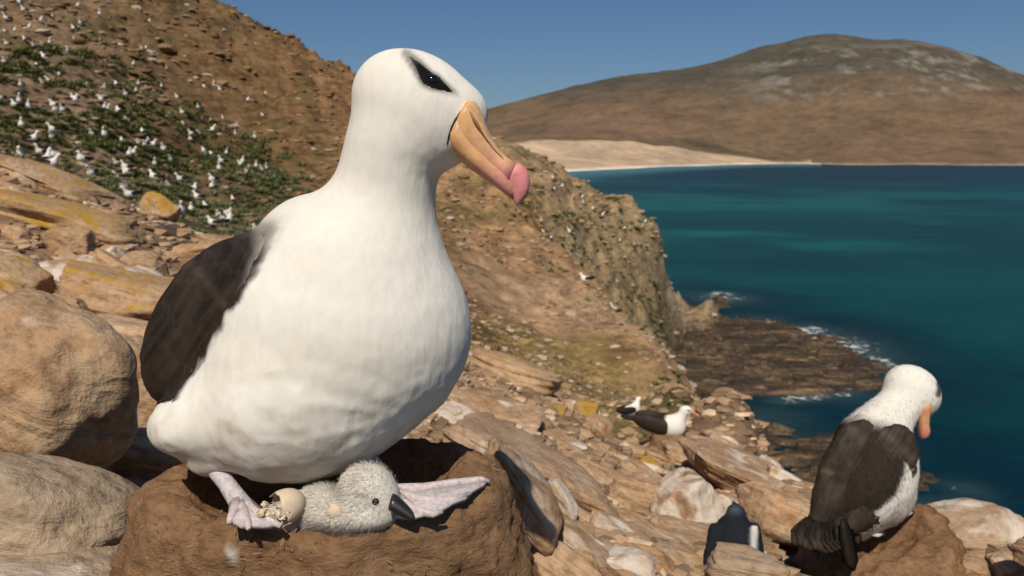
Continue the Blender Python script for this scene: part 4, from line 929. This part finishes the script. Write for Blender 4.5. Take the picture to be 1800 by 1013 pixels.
fv, ff, fc = web([(682, 862, 0.956), (730, 858, 0.966), (780, 851, 0.976), (815, 845, 0.981), (858, 842, 0.991), (852, 853, 0.976), (832, 864, 0.959), (818, 878, 0.943), (796, 886, 0.929), (775, 899, 0.911), (752, 904, 0.903), (725, 912, 0.896), (690, 908, 0.906)], .95, .005,
    toes=[[(690, 866, 0.953, .0105), (745, 858, 0.963, .0062), (800, 849, 0.973, .0052), (846, 843, 0.981, .0042), (860, 846, 0.981, .0022)], [(690, 868, 0.951, .010), (740, 878, 0.936, .0052), (790, 880, 0.933, .004), (826, 868, 0.951, .003)], [(690, 872, 0.946, .010), (725, 896, 0.911, .006), (762, 905, 0.899, .004), (778, 900, 0.903, .002)]], col=LC)
sub('webbed_foot', mesh('webbed_foot', fv, ff, fc, True, M['skin']), leg)

# ------------------------------------------------------------------ the chick, the egg shell and bits in the nest
def chick_f(P):
    D = .925; k = D / F_PX
    s = ell(P, at(648, 866, D), (50 * k, 50 * k, .032), frame(15))
    s = smin(s, ell(P, at(672, 884, D - .004), (28 * k, 30 * k, .022), frame(20)), .012)
    s = smin(s, ell(P, at(566, 892, D + .02), (46 * k, 40 * k, .036), frame(0)), .012)
    s = smin(s, ell(P, at(625, 905, D - .004), (72 * k, 28 * k, .034), frame(0)), .015)
    s = smin(s, ell(P, at(515, 908, D + .02), (46 * k, 30 * k, .03), frame(0)), .015)
    return s
v, q = surface_nets(chick_f, (-.34, .82, -.50), (-.10, 1.02, -.33), .0025); v = v.astype(float); px, py = to_px(v); wn_ = fbm(v, 90, 3, 401)
c = np.tile(np.array([.60, .56, .50]), (len(v), 1)) * (1 + .15 * wn_[:, None]); c = blend(c, (.20, .18, .16), np.exp(-(((px - 640) / 10) ** 2 + ((py - 872) / 8) ** 2)) * .5); c = blend(c, (.26, .22, .2), np.exp(-(((px - 598) / 12) ** 2 + ((py - 862) / 20) ** 2)) * .6); c = blend(c, (.44, .33, .28), np.exp(-(((px - 530) / 22) ** 2 + ((py - 895) / 18) ** 2)) * .5)
chick = thing('albatross_chick', 'small grey downy chick with a black bill lying in the mud nest', 'bird', at(600, 915, .925))
cbody = obj('body', mesh('body', v, q, c, True, M['down']), chick)
fv, ff, fc = fuzz(v, q, c * 1.1, 30000, .0050, .00018, .95, 9, flow=np.array([-1.0, .1, .15]), amount=np.where(px < 690, np.interp(px, [480, 540, 600, 625, 650, 690], [.4, 1, 1, .7, .35, .15]) * np.where(py < 850, 1.6, 1), .08))
o = sub('down', mesh('down', fv, ff, fc, True, M['down']), cbody); o['kind'] = 'stuff'
st = [(at(*a, .893), at(*b, .893), w) for a, b, w in [((690, 868), (684, 896), .013), ((699, 872), (694, 902), .0115), ((709, 881), (704, 907), .0095), ((719, 891), (713, 911), .0075), ((727, 901), (720, 914), .0055), ((730, 911), (725, 916), .0025)]]
a, b = loft_tb(st, 14, 2.1); pxb, pyb = to_px(a); cb = np.tile(np.array([.022, .021, .022]), (len(a), 1)); cb = blend(cb, (.10, .095, .095), sstep(5, 1, seg_d(pxb, pyb, [(690, 886), (708, 896), (722, 908)])[0]) * .8)
obj('bill', mesh('bill', a, b, cb, True, M['blackbill']), chick)
ed = surf_d(chick_f, 660, 882, .85, .96) or .90
a, b = sphere_mesh(at(660, 882, ed + .0022), .0048); obj('eye', mesh('eye', a, b, None, True, M['eye']), chick)

def shell_piece(c_, rad, ax_angle, cut, seed, th=.0012, sx=1.3):
    g = np.random.default_rng(seed); V_ = []; F_ = []; n, m_ = 12, 22; jag = g.uniform(-.25, .25, m_)
    R = np.array(Matrix.Rotation(ax_angle[0], 3, 'Z') @ Matrix.Rotation(ax_angle[1], 3, 'Y') @ Matrix.Rotation(ax_angle[2], 3, 'Z'))
    for s_ in (0, 1):
        for i in range(n + 1):
            for j in range(m_):
                a = (cut + jag[j]) * i / n; b = 2 * math.pi * j / m_; rr = rad - th * s_; V_.append(np.asarray(c_) + R @ (rr * np.array([math.sin(a) * math.cos(b), math.sin(a) * math.sin(b), sx * math.cos(a)])))
    o = (n + 1) * m_
    for s_ in (0, 1):
        for i in range(n):
            for j in range(m_):
                j2 = (j + 1) % m_; qd = (s_ * o + i * m_ + j, s_ * o + (i + 1) * m_ + j, s_ * o + (i + 1) * m_ + j2, s_ * o + i * m_ + j2); F_.append(qd if s_ == 0 else qd[::-1])
    for j in range(m_): j2 = (j + 1) % m_; F_.append((n * m_ + j, o + n * m_ + j, o + n * m_ + j2, n * m_ + j2))
    return np.array(V_), F_
egg = thing('broken_eggshell', 'broken cream eggshell between the webbed foot and the chick', 'eggshell', at(490, 905, .915))
a, b = shell_piece(at(498, 893, .905), .0205, (.75, 1.35, 0), 1.7, 3); obj('shell', mesh('shell', a, b, None, True, M['shell']), egg)
g = np.random.default_rng(8); its = []
for k in range(16):
    c_ = at(g.uniform(450, 495), g.uniform(884, 922), g.uniform(.892, .90)); a, b = shell_piece(c_, g.uniform(.003, .0065), tuple(g.uniform(0, 6, 3)), 1.0, 20 + k, .0008, 1.0); its.append((a, b))
a, b = join(its); o = obj('shell_crumbs', mesh('shell_crumbs', a, b, None, True, M['shell']), egg); o['kind'] = 'stuff'
a, b = shell_piece(at(590, 897, .900), .0125, (-1.5, 1.4, .4), .75, 41, .001, 1.0); tag(obj('shell_fragment', mesh('shell_fragment', a, b, None, True, M['shell'])), 'small cream shell flake stuck to the chick behind its head', 'eggshell')
def nest_hit(x, y):
    dd = np.linspace(.6, 1.1, 900); s = nf(np.stack([at(x, y, k) for k in dd])); k = np.nonzero(s < 0)[0]; return dd[k[0]] if len(k) else None
its = []; g = np.random.default_rng(61)
for k in range(260):
    x, y = g.uniform(215, 930), g.uniform(800, 1012); dd = nest_hit(x, y)
    if dd is None or dd <= .605 or surf_d(body_main, x, y, .8, 1.1) or surf_d(chick_f, x, y, .85, 1.0): continue
    p = at(x, y, dd - .0005); d_ = g.normal(size=3) * [1, .5, .5]; d_ /= np.linalg.norm(d_); L = g.uniform(.003, .010); its.append(tube([p - d_ * L / 2, p + d_ * L / 2 + [0, -.001, .001]], [.0006, .0004], 4))
a, b = join(its); o = obj('straw', mesh('straw', a, b, np.repeat(np.random.default_rng(5).uniform(.35, 1.1, (len(a) // 8, 1)) * np.array([.42, .31, .18]), 8, 0), False, M['stone']), nest); o['kind'] = 'stuff'

# ------------------------------------------------------------------ the standing albatross on the right, back turned
D2 = 2.36; k2 = D2 / F_PX
def E2(P, x, y, dD, rx, ry, rd, a=0): return ell(P, at(x, y, D2 + dD), (rx * k2, ry * k2, rd * k2), frame(a))
def body2(P):
    s = E2(P, 1520, 842, .02, 110, 72, 78, 122)
    s = smin(s, E2(P, 1562, 846, .03, 70, 36, 55, 100), .04)
    s = smin(s, E2(P, 1562, 878, .03, 46, 36, 40, 140), .03)
    s = smin(s, rcone(P, at(1524, 778, D2 + .02), at(1582, 712, D2 + .06), 54 * k2, 37 * k2), .035)
    s = smin(s, E2(P, 1603, 688, .07, 53, 45, 40, 40), .02)
    s = smin(s, rcone(P, at(1480, 900, D2 + .02), at(1440, 945, D2 - .02), 45 * k2, 20 * k2), .04)
    s = smin(s, rcone(P, at(1540, 895, D2 + .02), at(1512, 935, D2 + .01), 30 * k2, 13 * k2), .03)
    return s
lo = at(1380, 1020, D2) - [.05, .28, .05]; hi = at(1670, 620, D2) + [.05, .3, .05]
v, q = surface_nets(body2, lo, hi, .0085); v = v.astype(float); px, py = to_px(v); wn_ = fbm(v, 30, 3, 501); nn = vnormals(v, q)
v = v + nn * (.003 * fbm(v, 22, 3, 503) * sstep(740, 800, py))[:, None]
c = np.tile(WHITE, (len(v), 1)); yb = np.interp(px, [1440, 1480, 1520, 1560, 1592, 1600], [722, 728, 736, 744, 762, 900]); mant = sstep(-14, 22, py - yb + 5 * wn_) * np.ones(len(px))
c = blend(c, (.24, .21, .19), sstep(0, .5, mant) * .7); c = blend(c, DARK * 1.5, sstep(.4, 1, mant))
d, t = seg_d(px, py, [(1650, 672), (1652, 684), (1649, 694)]); c = blend(c, (.03, .025, .025), (1 - sstep(2, 8, d)) * .95); c = blend(c, WHITE, sstep(-6, 6, px - np.interp(py, [740, 770, 830, 868, 895, 926, 960], [1600, 1598, 1592, 1578, 1549, 1500, 1470])) * (py > 755))
sb = thing('albatross', 'standing albatross with its back turned, dark wings, above the sea at right', 'bird', at(1530, 960, D2))
b2 = obj('body', mesh('body', v, q, c, True, M['white2']), sb)
fv, ff, fc = fuzz(v, q, c, 9000, .012, .0009, .25, 6, amount=np.where(py > 700, .8, .15) * np.ones(len(v))); o = sub('plumage', soft(mesh('plumage', fv, ff, fc, True, M['white2'])), b2); o['kind'] = 'stuff'
def wing2(cx, cy, dD, ln, wd, th, ang, tip, seed, name='wing'):
    def f(P):
        s = E2(P, cx, cy, dD, ln, wd, th, ang); return smin(s, rcone(P, at(cx - 30, cy + 50, D2 + dD), at(*tip, D2 + dD - .02), 26 * k2, 9 * k2), .03)
    v, q = surface_nets(f, lo, hi, .0062); v = v.astype(float); px, py = to_px(v); n_ = vnormals(v, q)
    ax = np.array([tip[0] - cx - 20, tip[1] - cy + 50.0]); ax /= np.linalg.norm(ax); st = fbm(v, 24, 3, seed)
    al = (px - cx) * ax[0] + (py - cy) * ax[1]; ac = (px - cx) * ax[1] - (py - cy) * ax[0] + 60 * (v @ FWD - D2); e_, tone = shingle(al + 7 * st, ac + 4 * st, np.interp(np.mean(al), [-100, 100], [24, 26]), 15, seed)
    lam = fbm(np.stack([ac * .22, al * .025, 0 * al], 1), 1.0, 3, seed + 7); v = v + n_ * (.004 * st + .0035 * lam)[:, None]; pale = 1.1 * np.exp(-((al - 8 + .35 * ac + 10 * st) / 5) ** 2) * sstep(-.1, .4, st + lam) + .5 * np.exp(-((al + 62 - .2 * ac) / 8) ** 2)
    c = np.tile(BROWN, (len(v), 1)) * (1 + .35 * fbm(v, 12, 3, seed + 1) + .5 * lam)[:, None]; c = blend(c, (.15, .118, .09), np.clip(pale * .6, 0, .8)); w = obj(name, fea(mesh(name, v, q, c, True, M['dark2']), al / 40 + 10, ac / 10 + .5 * lam), sb)
    return w
wing2(1549, 840, -.055, 98, 52, 24, 114, (1470, 950), 511)
wing2(1488, 828, -.03, 96, 46, 26, 112, (1415, 950), 521)
its = []; g = np.random.default_rng(17)
for k in range(11):
    t = k / 10; b_ = at(1478 - 34 * t, 905 + 6 * t, D2 - .06 + .02 * t); e_ = at(1486 - 92 * t, 972 - 24 * abs(t - .35) + g.uniform(-2, 2), D2 - .14 + .02 * t)
    its.append(feather(b_, e_, -FWD + .5 * UP, 19 * k2, np.array(BROWN) * g.uniform(.8, 1.1), .04))
a, b, c_ = cjoin(its); obj('tail', mesh('tail', a, b, c_, True, M['dark2']), sb)
its = [feather(at(1482, 912, D2 - .12), at(1500, 1004, D2 - .15), -FWD + .3 * RIGHT, 14 * k2, DARK * .5, .03), feather(at(1470, 925, D2 - .11), at(1494, 996, D2 - .14), -FWD + .2 * RIGHT, 13 * k2, DARK * .6, .03), feather(at(1500, 915, D2 - .06), at(1508, 958, D2 - .06), -FWD, 9 * k2, DARK * 1.6, .0)]
a, b, c_ = cjoin(its); obj('wing_tip', mesh('wing_tip', a, b, c_, True, M['dark2']), sb)
st = [(at(*a, D2 + .03), at(*b, D2 + .03), w * k2) for a, b, w in [((1636, 704), (1606, 716), 15), ((1636, 716), (1610, 724), 14), ((1633, 730), (1613, 734), 12), ((1632, 745), (1614, 746), 11), ((1634, 757), (1615, 760), 11), ((1632, 766), (1617, 768), 8), ((1624, 772), (1619, 772), 3)]]
a, b = loft_tb(st, 14, 2.2); pxb, pyb = to_px(a); cb = blend(np.tile(np.array([.60, .30, .16]), (len(a), 1)), (.64, .24, .18), sstep(745, 768, pyb)); obj('bill', mesh('bill', a, b, cb, True, M['bill']), sb)
a, b = sphere_mesh(at(1645, 688, D2 + .075), .006); obj('eye', mesh('eye', a, b, None, True, M['eye']), sb)
for lx, ly, dD in ((1592, 888, .04), (1540, 925, .0)):
    a, b = tube([at(lx - 20, ly - 30, D2 + dD), at(lx - 4, ly - 5, D2 + dD), at(lx, ly + 14, D2 + dD)], [.012, .010, .012], 10); lg = obj('leg', mesh('leg', a, b, np.tile(np.array(LC), (len(a), 1)), True, M['skin']), sb)
    fv, ff, fc = web([(lx - 8, ly + 4, D2 + dD), (lx + 8, ly + 2, D2 + dD), (lx + 16, ly + 14, D2 + dD + .02), (lx + 4, ly + 18, D2 + dD - .05), (lx - 12, ly + 16, D2 + dD - .03)], D2, .006, col=LC); sub('webbed_foot', mesh('webbed_foot', fv, ff, fc, True, M['skin']), lg)
# its mud nest
c2 = at(1545, 985, D2 + .05)
nf2 = nest_sdf(c2[0], c2[1], c2[2] + .105, .21, .20, .75, .6, .05, 3.3, low=lambda q, th: .05 * np.cos(th) - .02, nz=.02)
v, q = surface_nets(nf2, c2 - [.5, .5, .45], c2 + [.5, .5, .25], .012); v = roughen(v, q, .03, 33)
n2 = thing('mud_nest', 'brown mud nest under the standing bird with its back turned', 'nest', c2 - [0, 0, .4]); obj('mud_wall', mesh('mud_wall', v, q, None, True, M['mud']), n2)

# ------------------------------------------------------------------ sitting albatross model (local: +x forward), used for the mid bird and the far colony
def sit_parts(P, neck=0.0, up=0.0):
    w = ell(P, (0, 0, .14 + up), (.27, .125, .125)); w = smin(w, ell(P, (.16, 0, .16 + up), (.15, .125, .14)), .05)
    hx, hz = .285 + neck * .05, .385 + up + neck * .06
    w = smin(w, rcone(P, (.20, 0, .22 + up), (hx - .02, 0, hz - .03), .085, .055), .05); w = smin(w, ell(P, (hx, 0, hz), (.075, .05, .054)), .03)
    d = np.minimum(*[ell(P, (-.07, s * .085, .185 + up), (.265, .055, .085), np.array(Matrix.Rotation(.12, 3, 'Y'))) for s in (-1, 1)])
    d = smin(d, rcone(P, (-.15, 0, .18 + up), (-.44, 0, .20 + up), .075, .018), .05)
    return w, d, (hx, hz)
def bill_local(hx, hz):
    st = []
    for t, hh, ww in [(0, .026, .018), (.3, .022, .015), (.6, .018, .012), (.85, .018, .011), (1, .006, .004)]:
        x = hx + .055 + .115 * t; z = hz - .012 - .03 * t - .02 * t * t; st.append((np.array([x, 0, z + hh]), np.array([x, 0, z - hh * .8]), ww))
    return loft_tb(st, 10, 2.0, np.array([0, 1.0, 0]))
def local_obj(name, me, parent): o = bpy.data.objects.new(name, me); COL.objects.link(o); o.parent = parent; return o
hit = cast(1150, 792); D3 = hit[1]; p3 = at(1158, 767, D3); print('D3', D3)
b3 = thing('albatross', 'albatross sitting in profile on a small mud nest at the brink, facing right', 'bird', p3); b3.rotation_euler = (0, .08, -.25); b3.scale = (.98 * D3 / 9.6,) * 3
v, q = surface_nets(lambda P: sit_parts(P)[0], (-.5, -.2, -.05), (.5, .2, .5), .013); c = np.tile(WHITE, (len(v), 1)); c = blend(c, (.05, .04, .04), np.exp(-(((v[:, 0] - .315) / .028) ** 2 + ((v[:, 2] - .398) / .010) ** 2)) * .9); c = blend(c, DARK * 1.4, sstep(.08, .03, v[:, 0]) * sstep(.19, .22, v[:, 2])); local_obj('body', mesh('body', v, q, c, True, M['far']), b3)
for s in (-1, 1):
    v, q = surface_nets(lambda P: ell(P, (-.075, s * .085, .17), (.255, .06, .105), np.array(Matrix.Rotation(.16, 3, 'Y'))), (-.5, -.2, -.05), (.5, .2, .5), .013); local_obj('wing', mesh('wing', v, q, np.tile(BROWN * .9, (len(v), 1)), True, M['dark2']), b3)
v, q = surface_nets(lambda P: ell(P, (-.33, 0, .175), (.17, .05, .03), np.array(Matrix.Rotation(.05, 3, 'Y'))), (-.6, -.2, -.05), (.1, .2, .5), .012); local_obj('tail', mesh('tail', v, q, np.tile(DARK, (len(v), 1)), True, M['dark2']), b3)
a, b = bill_local(.285, .385); local_obj('bill', mesh('bill', a, b, np.tile(np.array([.62, .27, .19]), (len(a), 1)), True, M['bill']), b3)
for s in (-1, 1):
    a, b = sphere_mesh((.322, s * .044, .397), .008, 6); local_obj('eye', mesh('eye', a, b, None, True, M['eye']), b3)
nf3 = nest_sdf(p3[0] + .06, p3[1], p3[2] + .05, .13, .13, .25, .6, .04, 5.1, nz=.02); v, q = surface_nets(nf3, p3 - [.5, .5, .55], p3 + [.5, .5, .2], .02); v = roughen(v, q, .02, 51)
n3 = thing('mud_nest', 'small brown mud nest under the bird sitting in profile', 'nest', p3 - [0, 0, .3]); obj('mud_wall', mesh('mud_wall', v, q, None, True, M['mud']), n3)

# far colony
FAR = []
for i, (nk, up_) in enumerate([(0, 0), (1.2, .04), (.4, .16)]):
    def fa(P, nk=nk, up_=up_): w, d, _ = sit_parts(P, nk, up_); return np.minimum(w, d)
    v, q = surface_nets(fa, (-.52, -.24, -.06), (.52, .24, .68), .028); w, d, (hx, hz) = sit_parts(v.astype(np.float32), nk, up_); c = np.where((d < w)[:, None], BROWN * .8, WHITE)
    a, b = bill_local(hx, hz); V_, F_ = join([(v, [tuple(x) for x in q]), (a, b)]); c = np.concatenate([c, np.tile(np.array([.6, .3, .18]), (len(a), 1))]); FAR.append(mesh('far_albatross', V_, F_, c, True, M['far']))
z3 = [(103,55),(308,40),(33,75),(57,127),(305,118),(405,88),(403,148),(35,183),(22,245),(150,210),(277,217),(195,265),(150,278),(247,303),(460,325),(420,348),(478,360),(560,357),(600,352),(655,338),(88,378),(78,410),(12,425),(228,420),(228,448),(295,435),(422,450),(490,478),(515,415),(745,475),(725,425),(805,450),(848,513),(905,470),(1000,433),(1068,465),(757,508),(122,555),(85,628),(180,640),(192,668),(230,632),(340,635),(375,543),(428,557),(375,695),(520,650),(585,553),(598,597),(627,670),(668,602),(693,655),(832,585),(865,610),(913,605),(955,553),(1033,577),(975,635),(1007,652),(1036,662),(1078,667),(900,660),(890,708),(867,740),(632,740),(540,808),(775,745),(838,840),(775,860),(908,880),(947,873),(873,912),(738,890),(1043,912),(350,350),(110,100),(200,170)]
z5 = [(490,200),(520,215),(490,230),(600,240),(655,300),(680,320),(610,265),(455,375),(480,390),(530,405),(560,395),(780,380),(820,425),(855,335),(700,340),(760,400),(630,630),(690,600),(740,700),(440,340),(565,240)]
g = random.Random(9)
def colony(pts, f, label, group, sc):
    for zx, zy in pts:
        px, py = f(zx, zy); hit = cast(px, py + 4, 20)
        if hit is None or hit[1] > 210: continue
        p, D = hit; z = float(ground_z(p[0], p[1])); o = bpy.data.objects.new('albatross', g.choice(FAR)); COL.objects.link(o)
        o.location = (p[0], p[1], z + .05); o.rotation_euler = (g.uniform(-.1, .1), g.uniform(-.15, .1), g.choice([g.uniform(-2.4, -.7), g.uniform(0, 6.28)])); k = sc * g.uniform(.85, 1.15) * (1 if D > 30 else .9); o.scale = (k, k, k)
        tag(o, label, 'bird', group)
colony(z3, lambda x, y: (x * .4345, y * .4345), 'tiny far white albatross sitting in the colony on the left hillside', 'colony on the left hillside', 1.3)
colony(z5, lambda x, y: (760 + x * .4344, 240 + y * .4344), 'tiny far white albatross on the headland right of the bird', 'colony on the headland', 1.35)
gx = random.Random(77); extra = [(x_, y_) for x_, y_ in ((gx.uniform(5, 470), gx.uniform(8, 400)) for _ in range(150)) if y_ > .42 * x_ - 55 and y_ < 225 + .42 * x_][:64]
colony(extra, lambda x, y: (x, y), 'tiny far white albatross sitting in the colony on the left hillside', 'colony on the left hillside', 1.1)
# a second bird half hidden behind the sitting one
o = bpy.data.objects.new('albatross', FAR[0]); COL.objects.link(o); o.location = at(1106, 733, D3 + .7); o.rotation_euler = (0, 0, .6); o.scale = (.36,) * 3
tag(o, 'small half hidden white and dark bird just behind the tail of the sitting one', 'bird')

# ------------------------------------------------------------------ rockhopper penguin, back turned, head bowed
D4 = gD(1300, 1000) - .12; print('D4', D4); k4 = D4 / F_PX
def pen(P):
    E4 = lambda x, y, dD, rx, ry, rd, a=0: ell(P, at(x, y, D4 + dD), (rx * k4, ry * k4, rd * k4), frame(a))
    s = E4(1289, 965, 0, 40, 52, 40, 12); s = smin(s, E4(1290, 928, .015, 30, 24, 28), .02); s = smin(s, E4(1294, 903, .035, 17, 17, 24), .010)
    s = smin(s, rcone(P, at(1256, 930, D4), at(1241, 992, D4 - .02), 11 * k4, 6 * k4), .008); s = smin(s, rcone(P, at(1326, 930, D4), at(1341, 988, D4), 11 * k4, 6 * k4), .008)
    return s
v, q = surface_nets(pen, at(1230, 1040, D4) - [.05, .12, .05], at(1350, 860, D4) + [.05, .15, .05], .008); px, py = to_px(v); v = v.astype(float)
c = np.tile(np.array([.014, .017, .023]), (len(v), 1)); c = blend(c, (.10, .13, .17), np.clip(np.exp(-(((px - 1290) / 14) ** 2 + ((py - 895) / 9) ** 2)) * .6, 0, 1)); c = blend(c, (.7, .68, .64), np.maximum(sstep(D4 + .025, D4 + .045, v @ FWD), sstep(1316, 1324, px) * sstep(1334, 1328, px) * (v @ FWD > D4 - .05)) * (py > 925))  # blue-grey highlight on the head top is painted into the colour
pg = thing('penguin', 'small dark penguin with its back turned on the rocks left of the standing bird', 'bird', at(1292, 1012, D4)); obj('body', mesh('body', v, q, c, True, M['far']), pg)
for sx in (1276, 1306):
    fv, ff, fc = web([(sx - 8, 1006, D4 - .02), (sx + 8, 1006, D4 - .02), (sx + 12, 1016, D4 - .07), (sx - 12, 1016, D4 - .07)], D4, .012, col=(.45, .30, .26)); obj('foot', mesh('foot', fv, ff, fc, True, M['skin']), pg)
a, b = tube([at(1291, 905, D4 + .07), at(1293, 912, D4 + .12)], [.012, .003], 8); obj('bill', mesh('bill', a, b, np.tile(np.array([.35, .12, .04]), (len(a), 1)), True, M['bill']), pg)
